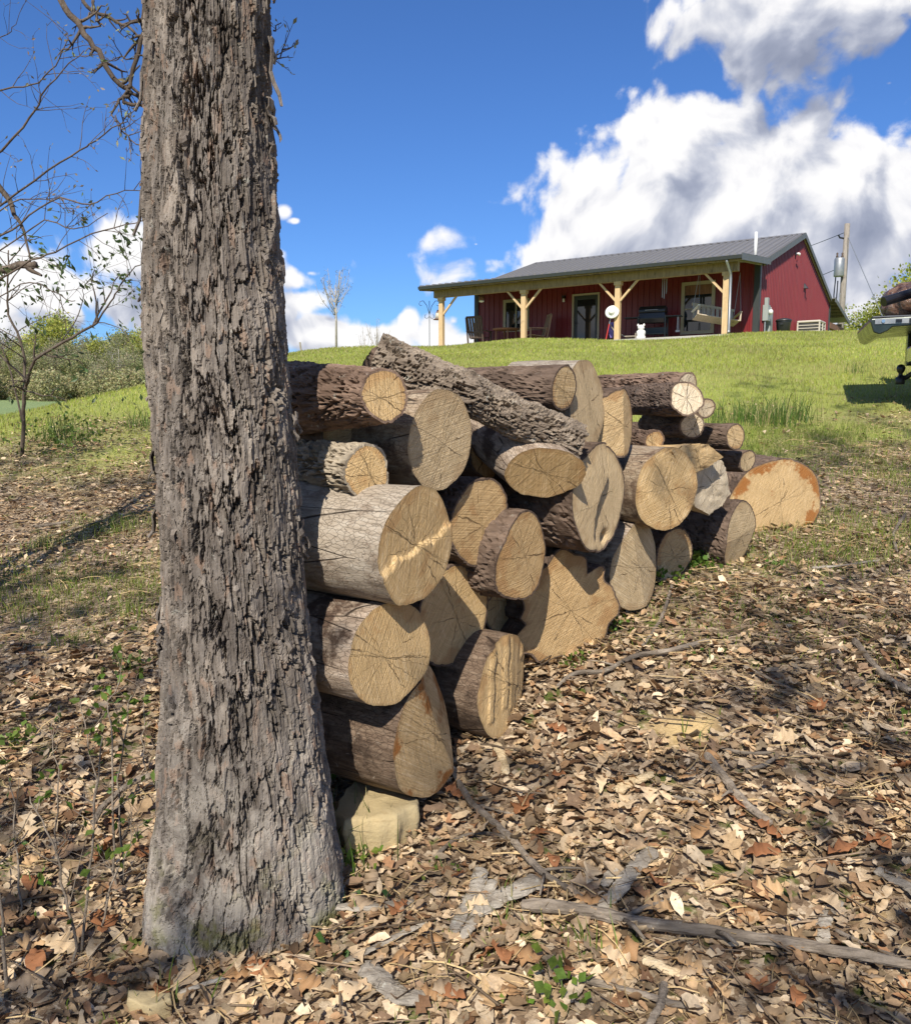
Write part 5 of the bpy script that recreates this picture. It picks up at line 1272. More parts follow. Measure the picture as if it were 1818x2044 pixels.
    # thick dead boughs poking in
    for (pp, D_, r0, r1, lab) in [([(-120, 560), (-40, 545), (0, 540), (40, 531), (72, 527)], 4.9, .026, .02, 'thick broken dead bough jutting level in front of the cloud'),
                             ([(-90, 250), (-30, 330), (8, 386), (30, 425), (46, 460), (61, 522)], 4.8, .024, .004, 'dark dead bough drooping to a point beside the thin twigs')]:
        A = at(*pp[0], D_); mb = MB(); tips = []; twiggy(mb, pix_path(pp, D_, D_, A), r0, r1, rs, 2, .1, tips, deep=1)
        b = thing('dead_bough', tuple(A), 0, lab, 'branch'); mb.build('bough', M['twig'], b, smooth=True)
        # the standing dead stem it grows from, outside the view
        mb = MB(); zg = g(A.x - .3, A.y) - A.z; mb.tube([Vector((-.3, 0, zg)), Vector((-.28, 0, zg * .4)), Vector((-.1, 0, .05)), Vector((.0, 0, 0))], [.05, .045, .035, r0], 8); mb.build('dead_stem', M['twig'], b, smooth=True)
    # brown shrub stems beside the trunk
    for (pp, D_, r0, nl) in [([(150, 1935), (147, 1860), (132, 1790), (110, 1700), (85, 1640), (60, 1590)], 2.2, .0045, 10), ([(164, 1900), (172, 1800), (186, 1700), (196, 1560), (205, 1470)], 2.35, .005, 26),
                             ([(230, 1790), (228, 1700), (226, 1580), (224, 1480), (214, 1400)], 2.6, .005, 40), ([(246, 1770), (242, 1680), (236, 1560), (250, 1450), (262, 1390)], 2.6, .0045, 36),
                             ([(12, 1990), (8, 1900), (0, 1800), (-10, 1700)], 2.1, .006, 6), ([(40, 1830), (36, 1740), (30, 1640), (20, 1560)], 2.5, .004, 12),
                             ([(200, 1880), (214, 1800), (238, 1730), (262, 1690), (290, 1640)], 2.35, .004, 10), ([(110, 1720), (112, 1620), (110, 1500), (104, 1440)], 2.9, .0035, 14), ([(186, 1660), (190, 1560), (176, 1470), (160, 1400)], 2.9, .004, 24), ([(292, 1560), (290, 1490), (286, 1430), (292, 1370)], 2.9, .004, 14)]:
        b = on_ground(*pp[0]); o = thing('shrub_shoot', tuple(b), 0, 'thin brown shrub shoot with tiny green leaves beside the flared trunk', 'shrub', 'shrub shoots beside the trunk')
        mb = MB(); tips = []; path = pix_path(pp, b.y, b.y + .1, b); twiggy(mb, path, r0, r0 * .4, rs, 5, .16, tips); mb.build('stem', M['stick'], o, smooth=True)
        ts = [(p, d) for p, d in tips] + [(p, Vector((rs.gauss(0, 1), rs.gauss(0, 1), .2))) for p in smooth_path(path)[4:]]
        idx = [rs.randrange(len(ts)) for _ in range(nl)]
        foliage('foliage', [leaf_quads(np.array([ts[i][0] for i in idx]), np.array([ts[i][1] for i in idx]), .032, rl, (.13, .2, .035), droop=0, aspect=.65)], o, kind='stuff')
    # hanging dead branches of the big tree itself, left of its stem
    org = Vector(TREE.location)
    for (pp, D_, r0, r1, nt) in [([(60, -120), (118, 0), (153, 41), (178, 80), (210, 124), (229, 159), (255, 178), (262, 186), (248, 200), (292, 214)], 3.1, .013, .006, 10),
                            ([(120, -80), (165, 0), (191, 22), (229, 38), (264, 60), (300, 84)], 3.2, .008, .004, 6), ([(300, -60), (285, 20), (286, 60), (275, 105), (262, 150), (256, 176)], 3.05, .010, .006, 5),
                            ([(256, 178), (238, 200), (222, 228)], 3.1, .007, .003, 5), ([(256, 170), (275, 180), (300, 195)], 3.1, .006, .004, 3), ([(230, 230), (245, 260), (262, 275), (300, 300)], 3.1, .003, .002, 9), ([(285, 110), (262, 116), (240, 112)], 3.05, .003, .002, 4),
                            ([(186, 0), (190, 28), (200, 48)], 3.15, .006, .004, 2), ([(540, 120), (556, 108), (570, 96)], 3.0, .003, .002, 6), ([(545, 60), (552, 52), (560, 44)], 3.0, .003, .001, 2)]:
        mb = MB(); tips = []; twiggy(mb, pix_path(pp, D_, D_, org), r0, r1, rs, nt, .10, tips); b = mb.build('drooping_branch', M['twig'], TREE, smooth=True)
        if tips: foliage('bud', [leaf_quads(np.array([t[0] for t in tips]), np.array([t[1] for t in tips]), .022, rl, (.30, .30, .16), droop=-.2)], b, kind='stuff')
build_left_brush()

# ------------------------------------------------------------------ trees near and far
def tree_proto(seed, h, spread, leaves, lsize, col, trunk_r, bare=.35, mat='twig', depth=3, clump=0):
    rs = random.Random(seed); rl = np.random.default_rng(seed); mb = MB(); tips = []
    p = Vector((0, 0, -.3)); top = h * .62; pts, rad = [p], [trunk_r]; q = p.copy()
    for i in range(8):
        q = q + Vector((rs.gauss(0, .02 * h * .3), rs.gauss(0, .02 * h * .3), (top + .3) / 8)); pts.append(q.copy()); rad.append(trunk_r * (1 - .7 * (i + 1) / 8))
        if i >= 2:
            for _ in range(2 if i < 6 else 3):
                a = rs.uniform(0, 6.28); grow(mb, q.copy(), Vector((math.cos(a), math.sin(a), rs.uniform(.3, 1.0))).normalized(), rad[-1] * .5, spread * rs.uniform(.6, 1.1), depth - 1, rs, tips, 5, .1, .2)
    mb.tube(pts, rad, 9)
    T = np.array([t[0] for t in tips]); 
    cl = (T[rl.integers(0, len(T), leaves)] if not clump else T[rl.integers(0, len(T), clump)][rl.integers(0, clump, leaves)]) + rl.normal(0, 1, (leaves, 3)) * spread * .16 * np.array([1, 1, .7])
    Dn = cl - np.array([0, 0, h * .5]); Dn /= np.linalg.norm(Dn, axis=1, keepdims=True)
    return mb, leaf_quads(cl, Dn, lsize, rl, col, .3, droop=.1, aspect=.7)
def place_tree(name, meshes, x, y, rot, s, label, group, lean=0):
    o = thing(name, (x, y, g(x, y)), rot, label, 'tree', group); o.scale = (s, s, s * random.uniform(.92, 1.1))
    for me_o in meshes:
        c = me_o.copy(); COL.objects.link(c); c.parent = o; c.matrix_parent_inverse = Matrix(); c.location = (0, 0, 0)
    return o
def build_trees():
    M['trunk_pale'] = bark_material('pale_tree_bark', (.22, .2, .16), (.5, .46, .4), lichen=.2)
    kinds = []
    for (seed, h, sp, nl, ls, col, r, mt, lab) in [(1, 10, 3.0, 5200, .34, (.44, .46, .11), .16, 'twig', 'yellow-green spring tree in the wood beyond the field'),
                                               (2, 9, 3.0, 5200, .32, (.33, .34, .15), .16, 'twig', 'olive green bushy tree in the wood beyond the field'),
                                               (3, 10, 2.6, 2600, .26, (.38, .35, .21), .14, 'twig', 'brownish half-bare tree in the wood beyond the field'),
                                               (4, 11, 2.2, 500, .2, (.2, .22, .08), .15, 'trunk_pale', 'pale-stemmed bare tree in the wood beyond the field')]:
        mb, lf = tree_proto(seed, h, sp, nl, ls, col, r)
        a = mb.build('trunk', M[mt], None, smooth=True); b = foliage('crown', [lf], None, kind='stuff'); kinds.append(([a, b], lab))
    rs = random.Random(8); spots = []
    for px in range(-150, 330, 20): spots.append((px + rs.uniform(-8, 8), rs.uniform(108, 122), rs.choice([0, 1, 1, 2, 1])))
    for px in range(-160, 340, 26): spots.append((px + rs.uniform(-8, 8), rs.uniform(124, 140), rs.choice([0, 0, 1, 2])))
    spots += [(205, 104, 3), (226, 104, 3), (238, 106, 3), (120, 104, 2), (60, 106, 1), (180, 100, 2)]
    for (px, D, k) in spots:
        p = at(px, 780, D); s = rs.uniform(.62, .92) * (1.0 if k != 0 else 1.08)
        place_tree('woodland_tree', kinds[k][0], p.x, p.y, rs.uniform(0, 6.28), s, kinds[k][1], 'trees of the wood beyond the field')
    # understorey that hides the trunks' feet
    rl = np.random.default_rng(40); nb = 2600; q = rl.normal(0, 1, (nb, 3)); q /= np.linalg.norm(q, axis=1, keepdims=True); q *= rl.uniform(.72, 1.05, (nb, 1)) * (1 + .25 * fbm(q[:, 0] * 2, q[:, 1] * 2, q[:, 2] * 2, 3))[:, None]
    Pb = q * np.array([2.6, 2.6, 2.4]) + np.array([0, 0, 1.9]); Pb = Pb[Pb[:, 2] > -.2]
    bm_ = MB(); grow(bm_, Vector((0, 0, -.3)), Vector((0, 0, 1)), .08, 2.6, 2, rs); ba = bm_.build('trunk', M['twig'], None, smooth=True); bb = foliage('crown', [leaf_quads(Pb, q[:len(Pb)], .34, rl, (.40, .38, .19), .3, aspect=.7)], None, kind='stuff')
    for px in range(-160, 335, 17):
        p = at(px + rs.uniform(-6, 6), 790, rs.uniform(88, 96)); place_tree('scrub_bush', [ba, bb], p.x, p.y, rs.uniform(0, 6.28), rs.uniform(.5, .8), 'dense olive bush along the front edge of the wood beyond the field', 'bushes along the edge of the wood')
    bpy.data.objects.remove(ba); bpy.data.objects.remove(bb)
    for px in range(-150, 330, 22):
        p = at(px + rs.uniform(-8, 8), 790, rs.uniform(94, 104)); k = rs.choice([1, 2, 1])
        place_tree('woodland_tree', kinds[k][0], p.x, p.y, rs.uniform(0, 6.28), rs.uniform(.42, .6), 'low scrubby tree at the front edge of the wood beyond the field', 'scrub trees at the edge of the wood')
    # bright trees right of the house
    mb, lf = tree_proto(12, 9, 2.7, 3600, .30, (.34, .37, .07), .16); a = mb.build('trunk', M['twig'], None, smooth=True); b = foliage('crown', [lf], None, kind='stuff')
    for (px, D, s, rot, lab) in [(1745, 62, .66, .4, 'bright green tree beside the utility pole'), (1825, 58, .82, 2.2, 'tallest bright green tree behind the pickup'), (1712, 70, .5, 4.0, 'small bright green tree at the foot of the utility pole'), (1900, 60, .85, 1.0, 'bright green tree right of the tallest one behind the pickup')]:
        p = at(px, 664, D); place_tree('leafy_tree', [a, b], p.x, p.y, rot, s, lab, 'trees right of the house')
    for o in [a, b] + [m for k in kinds for m in k[0]]: bpy.data.objects.remove(o)
    # young planted trees on the lawn skyline
    for (px, py, D, top, n, lab, seed) in [(671, 702, 30, 530, 26, 'young staked-straight lawn tree with upswept twiggy crown on the skyline', 3), (728, 703, 42, 650, 7, 'thin whip of a young tree on the skyline', 5), (752, 703, 40, 632, 12, 'small young tree with upright twigs beside the thin whip', 6)]:
        p = at(px, py, D); zg = g(p.x, p.y); ht = at(px, top, D).z - zg; o = thing('young_tree', (p.x, p.y, zg), 0, lab.replace('staked-straight ', ''), 'tree', 'young trees on the lawn')
        r = random.Random(seed); mb = MB(); tips = []; fork = ht * .46 if n > 20 else ht * .25
        mb.tube([Vector((0, 0, -.1)), Vector((.02, 0, fork)), Vector((0, 0, ht * .8))], [.05, .035, .012], 7)
        for i in range(n):
            z = fork * r.uniform(.9, 1.5); a = r.uniform(0, 6.28); sp = r.uniform(.25, .8) * (ht - z) * .55; ln = ht - z
            e = Vector((math.cos(a) * sp, math.sin(a) * sp, r.uniform(.35, .98) * ln)); pts = [Vector((0, 0, z)), Vector((e.x * .45, e.y * .45, z + e.z * .3)), Vector((e.x * .8, e.y * .8, z + e.z * .65)), Vector((e.x, e.y, z + e.z))]
            twiggy(mb, pts, .014, .006, r, 3, .22, tips, flat=1, deep=1)
        mb.build('trunk', M['trunk_pale'], o, smooth=True); rl = np.random.default_rng(seed)
        P = np.array([t[0] for t in tips for _ in range(3)]); foliage('crown', [leaf_quads(P + rl.normal(0, .05, P.shape), rl.normal(0, 1, P.shape), .05, rl, (.2, .2, .12))], o, kind='stuff')
    # the wood behind the camera whose branches throw the dappled shade
    def shade_tree(x, y, h, seed, clumps, lab):
        r = random.Random(seed); rl = np.random.default_rng(seed); z0 = g(x, y); o = thing('woodland_tree', (x, y, z0), 0, lab, 'tree', 'wood behind the viewpoint'); mb = MB(); tips = []; parts = []
        pts = [Vector((r.gauss(0, .06) * i, r.gauss(0, .06) * i, -.3 + (h + .3) * i / 8)) for i in range(9)]; mb.tube(pts, [.14 * (1 - .085 * i) for i in range(9)], 10)
        for (tx, ty, H, rad, n) in clumps:
            # crown clumps, given by the spot of ground each one shades
            c = Vector((tx, ty, g(tx, ty))) + to_sun * (H / to_sun.z) - Vector((x, y, z0)); k = min(8, max(3, int(c.z / h * 8 * .75))); p = pts[k]
            mid = p.lerp(c, .5) + Vector((r.gauss(0, .15), r.gauss(0, .15), .25)); twiggy(mb, [p, mid, c], .05, .015, r, 5, .6, tips, flat=1)
            for _ in range(5): grow(mb, c.copy(), Vector((r.gauss(0, 1), r.gauss(0, 1), r.gauss(0, .6))).normalized(), .012, rad * 1.2, 1, r, None, 4, .05, .2)
            sub = rl.normal(0, 1, (7, 3)) * rad * .62; P = np.array(c)[None] + sub[rl.integers(0, 7, n)] + rl.normal(0, 1, (n, 3)) * rad * .24
            parts.append(leaf_quads(P, rl.normal(0, 1, (n, 3)), .13, rl, (.14, .19, .05), droop=.1, aspect=.6))
        mb.build('trunk', M['trunk_plain'], o, smooth=True); foliage('crown', parts, o, kind='stuff')
    shade_tree(-4.2, -3.4, 9.5, 31, [(-2.1, 4.35, 6, .6, 130), (-2.9, 4.7, 6.6, .65, 130), (-1.5, 4.1, 5.6, .4, 80), (-1.6, 2.9, 5, .45, 90), (-2.6, 7.4, 8, .7, 150), (-1.2, 2.0, 4.6, .35, 60), (-4.2, 8.2, 8.5, .8, 150), (-.66, 2.3, 7.2, .3, 36)], 'spring tree of the wood behind the viewpoint, downhill of the shagbark tree')
    shade_tree(2.4, -3.8, 10, 32, [(1.3, 3.2, 6.2, .6, 70), (2.0, 3.6, 6.8, .6, 80), (1.6, 4.1, 7.2, .6, 80), (2.6, 4.6, 7.6, .7, 90), (.5, 2.35, 5.6, .4, 30), (1.0, 2.0, 5.2, .4, 30), (3.6, 6.2, 8.4, .6, 110), (.1, 3.0, 8.2, .28, 34), (3.5, 8.3, 9.2, .5, 90), (4.6, 9.4, 9.8, .5, 100)], 'wide-limbed spring tree of the wood behind the viewpoint, on the pickup side')
    shade_tree(5.2, -1.5, 11, 34, [(5.6, 10.6, 9.5, .6, 120), (6.8, 11.8, 10.4, .7, 130), (3.0, 7.4, 8.6, .45, 80), (4.2, 11.6, 10.2, .5, 80), (5.0, 8.2, 9.0, .5, 90)], 'spring tree of the wood behind the viewpoint, farthest towards the pickup side')
build_trees()

# ------------------------------------------------------------------ the forest floor and the lawn
LEAF_COLS = np.array([(.40, .29, .19), (.46, .35, .235), (.55, .45, .33), (.34, .23, .145), (.30, .18, .11), (.62, .53, .41), (.44, .34, .24), (.25, .18, .13), (.52, .40, .26), (.40, .32, .24), (.58, .48, .35), (.66, .57, .45)])
def leaf_shape(kind, ns, rl):
    """one dry leaf of length 1 along x: ns stations with left edge, midrib, right edge"""
    t = np.linspace(0, 1, ns)
    if kind == 'oak':
        w = .30 * np.sin(np.pi * np.clip(t, .03, .99) ** .85) ** .7 * (1 + .42 * np.cos(t * np.pi * 2 * 3.2 + rl.uniform(0, 6)))
    elif kind == 'lance': w = .15 * np.sin(np.pi * t) ** .8
    elif kind == 'shred': w = .22 * rl.uniform(.4, 1.3, ns) * np.sin(np.pi * np.clip(t, .08, .92)) ** .4
    else: w = .27 * np.sin(np.pi * t ** .8) ** .85
    w[0] = .012; w[-1] = .01
    bend = rl.uniform(-1.1, 1.7); fold = rl.uniform(-.2, .75); twist = rl.uniform(-.9, .9)
    z = bend * .22 * (t - .45) ** 2 - .02 + .03 * rl.normal(0, 1, ns)
    V = np.zeros((ns, 3, 3)); V[:, :, 0] = (t - .5)[:, None]
    for j, s in enumerate((-1, 0, 1)):
        a = twist * (t - .5) + .15 * rl.normal(0, 1, ns)
        V[:, j, 1] = s * w * np.cos(a); V[:, j, 2] = z + abs(s) * w * fold + s * w * np.sin(a)
        V[:, j, 0] += .02 * rl.normal(0, 1, ns) * abs(s)
    return V.reshape(-1, 3), grid_quads(ns, 3)
def rot_mats(yaw, pitch, roll):
    cy, sy, cp, sp, cr, sr = np.cos(yaw), np.sin(yaw), np.cos(pitch), np.sin(pitch), np.cos(roll), np.sin(roll)
    M_ = np.empty((len(yaw), 3, 3))
    M_[:, 0, 0] = cy * cp; M_[:, 0, 1] = cy * sp * sr - sy * cr; M_[:, 0, 2] = cy * sp * cr + sy * sr
    M_[:, 1, 0] = sy * cp; M_[:, 1, 1] = sy * sp * sr + cy * cr; M_[:, 1, 2] = sy * sp * cr - cy * sr
    M_[:, 2, 0] = -sp; M_[:, 2, 1] = cp * sr; M_[:, 2, 2] = cp * cr
    return M_
def scatter(templates, P, yaw, pitch, roll, size, col, rl):
    pick = rl.integers(0, len(templates), len(P)); Vs, Qs, Cs, off = [], [], [], 0
    Mx = rot_mats(yaw, pitch, roll)
    for k, (tv, tq) in enumerate(templates):
        i = np.where(pick == k)[0]
        if not len(i): continue
        V = np.einsum('nij,vj->nvi', Mx[i], tv) * size[i][:, None, None] + P[i][:, None]
        Vs.append(V.reshape(-1, 3)); Qs.append((tq[None] + (np.arange(len(i)) * len(tv))[:, None, None]).reshape(-1, 4) + off); off += V.shape[0] * V.shape[1]
        Cs.append(np.repeat(col[i], len(tv), 0))
    return np.vstack(Vs), np.vstack(Qs), np.vstack(Cs)
def area_points(n, x0, x1, y0, y1, rl, margin=.8):
    x = rl.uniform(x0, x1, n); y = rl.uniform(y0, y1, n); k = np.abs(x) < .60 * y + margin
    return x[k], y[k]
def litter_amount(x, y):
    """how thick the leaves lie; thin over the mossy and grassy patches"""
    n = fbm(x * .9 + 3, y * .9, octv=4, seed=51)
    a = (1 - lawn_mask(x, y)) * np.clip(.9 + n * .35, .3, 1)
    lawnish = lawn_mask(x, y)
    a = np.maximum(a, .22 * (lawnish < .98) * np.clip(n + .6, 0, 1))
    moss = np.exp(-((x - 1.25) / .55) ** 2 - ((y - 3.95) / .35) ** 2) * .6
    strawy = sstep(x, 1.6, 2.8) * sstep(y, 4.6, 6.2) * .5; band = np.exp(-((y - 5.3 - .1 * x) / .5) ** 2) * (x < -1.0) * .7
    return np.clip(a * (1 - strawy) * (1 - band) - moss, 0, 1) * (1 - .75 * clay(x, y))
def build_litter():
    rl = np.random.default_rng(5)
    hi = [leaf_shape(k, 7, rl) for k in ['oak'] * 4 + ['ovate'] * 5 + ['lance'] * 4 + ['shred'] * 9]
    lo = [leaf_shape(k, 5, rl) for k in ['oak'] * 2 + ['ovate'] * 4 + ['lance'] * 3 + ['shred'] * 7]
    for (tmpl, y0, y1, dens, s0, s1, name, seed) in [(hi, 1.1, 4.3, 2000, .02, .115, 'leaf_litter', 1), (lo, 4.3, 10.5, 900, .028, .085, 'far_leaf_litter', 2)]:
        r2 = np.random.default_rng(seed); W = .6 * y1 + .8
        x, y = area_points(int(dens * 2 * W * (y1 - y0)), -W, W, y0, y1, r2)
        k = r2.random(len(x)) < litter_amount(x, y); x, y = x[k], y[k]; n = len(x)
        size = s0 + (s1 - s0) * r2.beta(1.0, 2.9, n)
        tilt = r2.normal(0, .27, n); roll = r2.normal(0, .38, n)
        z = gz(x, y) + .006 + r2.uniform(0, .024, n) + size * np.abs(np.sin(tilt)) * .25
        col = LEAF_COLS[r2.integers(0, len(LEAF_COLS), n)] * r2.choice([.42, .68, .88, 1.02, 1.18], n)[:, None] * r2.uniform(.85, 1.15, (n, 1))
        V, Q, C = scatter(tmpl, np.stack([x, y, z], -1), r2.uniform(0, 6.28, n), tilt, roll, size, col, r2)
        o = np_mesh(name, V, Q, mat=M['litter'], smooth=True, attrs={'Col': C})
        tag(o, 'brown dead leaves carpeting the woodland floor' if seed == 1 else 'thinner brown dead leaves scattered towards the lawn edge', 'leaf litter', kind='stuff')
    # straw and thin stalks
    r2 = np.random.default_rng(9); x, y = area_points(60000, -6, 6, 1.1, 9.5, r2); k = r2.random(len(x)) < .42 * (1 - lawn_mask(x, y)) * (.35 + .8 * (fbm(x * 1.3, y * 1.3, octv=3, seed=8) > 0.05)); x, y = x[k], y[k]; n = len(x)
    st = []
    for _ in range(5):
        t = np.linspace(0, 1, 4); V = np.zeros((4, 2, 3)); V[:, :, 0] = (t - .5)[:, None]; b = r2.uniform(-.12, .12); V[:, :, 1] = (b * np.sin(t * 3))[:, None] + np.array([-.011, .011])[None]; V[:, :, 2] = (.03 * np.sin(t * 3.1))[:, None]
        st.append((V.reshape(-1, 3), grid_quads(4, 2)))
    col = np.array([(.55, .44, .26)]) * r2.uniform(.5, 1.2, (n, 1))
    V, Q, C = scatter(st, np.stack([x, y, gz(x, y) + .02 + r2.uniform(0, .02, n)], -1), r2.uniform(0, 6.28, n), r2.normal(0, .12, n), r2.normal(0, .8, n), r2.uniform(.05, .2, n), col, r2)
    tag(np_mesh('straw', V, Q, mat=M['litter'], smooth=False, attrs={'Col': C}), 'pale dry straw and stalks strewn among the leaves', 'straw', kind='stuff')
    # small twigs and bits of bark
    r2 = np.random.default_rng(19); x, y = area_points(2600, -5, 5, 1.1, 8, r2); k = r2.random(len(x)) < (1 - lawn_mask(x, y)); x, y = x[k], y[k]; n = len(x); tw = []
    for _ in range(6):
        t = np.linspace(0, 1, 6); w_ = np.cumsum(r2.normal(0, .018, (6, 2)), 0); V = np.zeros((6, 4, 3))
        for j in range(4): V[:, j, 0] = t - .5; V[:, j, 1] = w_[:, 0] + .016 * np.cos(j * np.pi / 2) * (1.1 - t * .6); V[:, j, 2] = w_[:, 1] * .4 + .016 * np.sin(j * np.pi / 2) * (1.1 - t * .6)
        tw.append((V.reshape(-1, 3), grid_quads(6, 4, True)))
    col = np.array([(.24, .19, .145)]) * r2.uniform(.4, 1.4, (n, 1))
    V, Q, C = scatter(tw, np.stack([x, y, gz(x, y) + .03 + r2.uniform(0, .012, n)], -1), r2.uniform(0, 6.28, n), r2.normal(0, .08, n), r2.uniform(0, 6, n), r2.uniform(.06, .26, n), col, r2)
    tag(np_mesh('twig_debris', V, Q, mat=M['litter'], smooth=True, attrs={'Col': C}), 'small broken twigs scattered through the dead leaves', 'twigs', kind='stuff')
    # loose leaves lying on top, one by one
    cols = ['tan', 'brown', 'grey brown', 'red brown', 'pale']
    cc = [(.50, .36, .22), (.36, .23, .13), (.36, .29, .22), (.33, .16, .085), (.62, .51, .37)]; kinds = ['oak', 'oak', 'ovate', 'lance', 'shred']
    nm = {'oak': 'lobed', 'ovate': 'oval', 'lance': 'narrow', 'shred': 'torn'}; protos = []
    for i in range(15):
        kd = kinds[i % 5]; ci = (i * 3 + i // 5) % 5; tv, tq = leaf_shape(kd, 14, rl)
        o = np_mesh('fallen_leaf', tv, tq, mat=M['litter'], smooth=True, attrs={'Col': np.tile(np.array(cc[ci])[None], (len(tv), 1)) * rl.uniform(.85, 1.12, (len(tv), 1))})
        so = o.modifiers.new('thickness', 'SOLIDIFY'); so.thickness = .006
        protos.append((o, f'{cols[ci]} {nm[kd]} dead leaf lying loose on top of the litter'))
    r3 = random.Random(77); n = 0
    while n < 170:
        px = r3.uniform(20, 1800); py = 1330 + 690 * r3.random() ** .8
        p = on_ground(px, py)
        if px < 700 and py < 1560 or (300 < px < 640 and py < 1930) or (640 < px < 860 and py < 1740) or (px < 1250 and py < 1420): continue
        o, lab = protos[r3.randrange(15)]; c = o.copy() if n >= 15 else protos[n][0]; lab = lab if n >= 15 else protos[n][1]
        if n >= 15: COL.objects.link(c)
        s = r3.uniform(.06, .12); c.scale = (s, s, s); c.location = (p.x, p.y, p.z + .035); c.rotation_euler = (r3.gauss(0, .3), r3.gauss(0, .25), r3.uniform(0, 6.28)); tag(c, lab, 'leaf', 'loose leaves on the litter'); n += 1
build_litter()
def blades(x, y, h, w, col, rl, name, label, cat, lean=.35, mat='grass'):
    n = len(x); z = gz(x, y) - .004; a = rl.uniform(0, 6.28, n); la = rl.uniform(0, 6.28, n); ln = np.abs(rl.normal(0, lean, n)) * h
    dx, dy = np.cos(a) * w / 2, np.sin(a) * w / 2; lx, ly = np.cos(la) * ln, np.sin(la) * ln
    V = np.stack([np.stack([x - dx, y - dy, z], -1), np.stack([x + dx, y + dy, z], -1), np.stack([x + dx * .7 + lx * .35, y + dy * .7 + ly * .35, z + h * .6], -1), np.stack([x - dx * .7 + lx * .35, y - dy * .7 + ly * .35, z + h * .6], -1), np.stack([x + lx, y + ly, z + h], -1)], 1)
    b = np.arange(n)[:, None] * 5; Q = b + np.array([0, 1, 2, 3]); T = b + np.array([3, 2, 4])
    o = np_mesh(name, V.reshape(-1, 3), Q, T, mat=M[mat], smooth=False, attrs={'Col': np.repeat(col, 5, 0)})
    return tag(o, label, cat, kind='stuff')
def green(n, rl, base=(.33, .37, .068), var=.3):
    c = np.array(base)[None] * (1 + rl.uniform(-var, var, (n, 1))); yel = rl.random((n, 1)) < .22
    return np.where(yel, np.array([(.42, .37, .17)]) * rl.uniform(.7, 1.2, (n, 1)), c * (1 + rl.uniform(-.1, .1, (n, 3))))
M['grass_stalk'] = simple('green_stalk', (.14, .2, .05), .6)
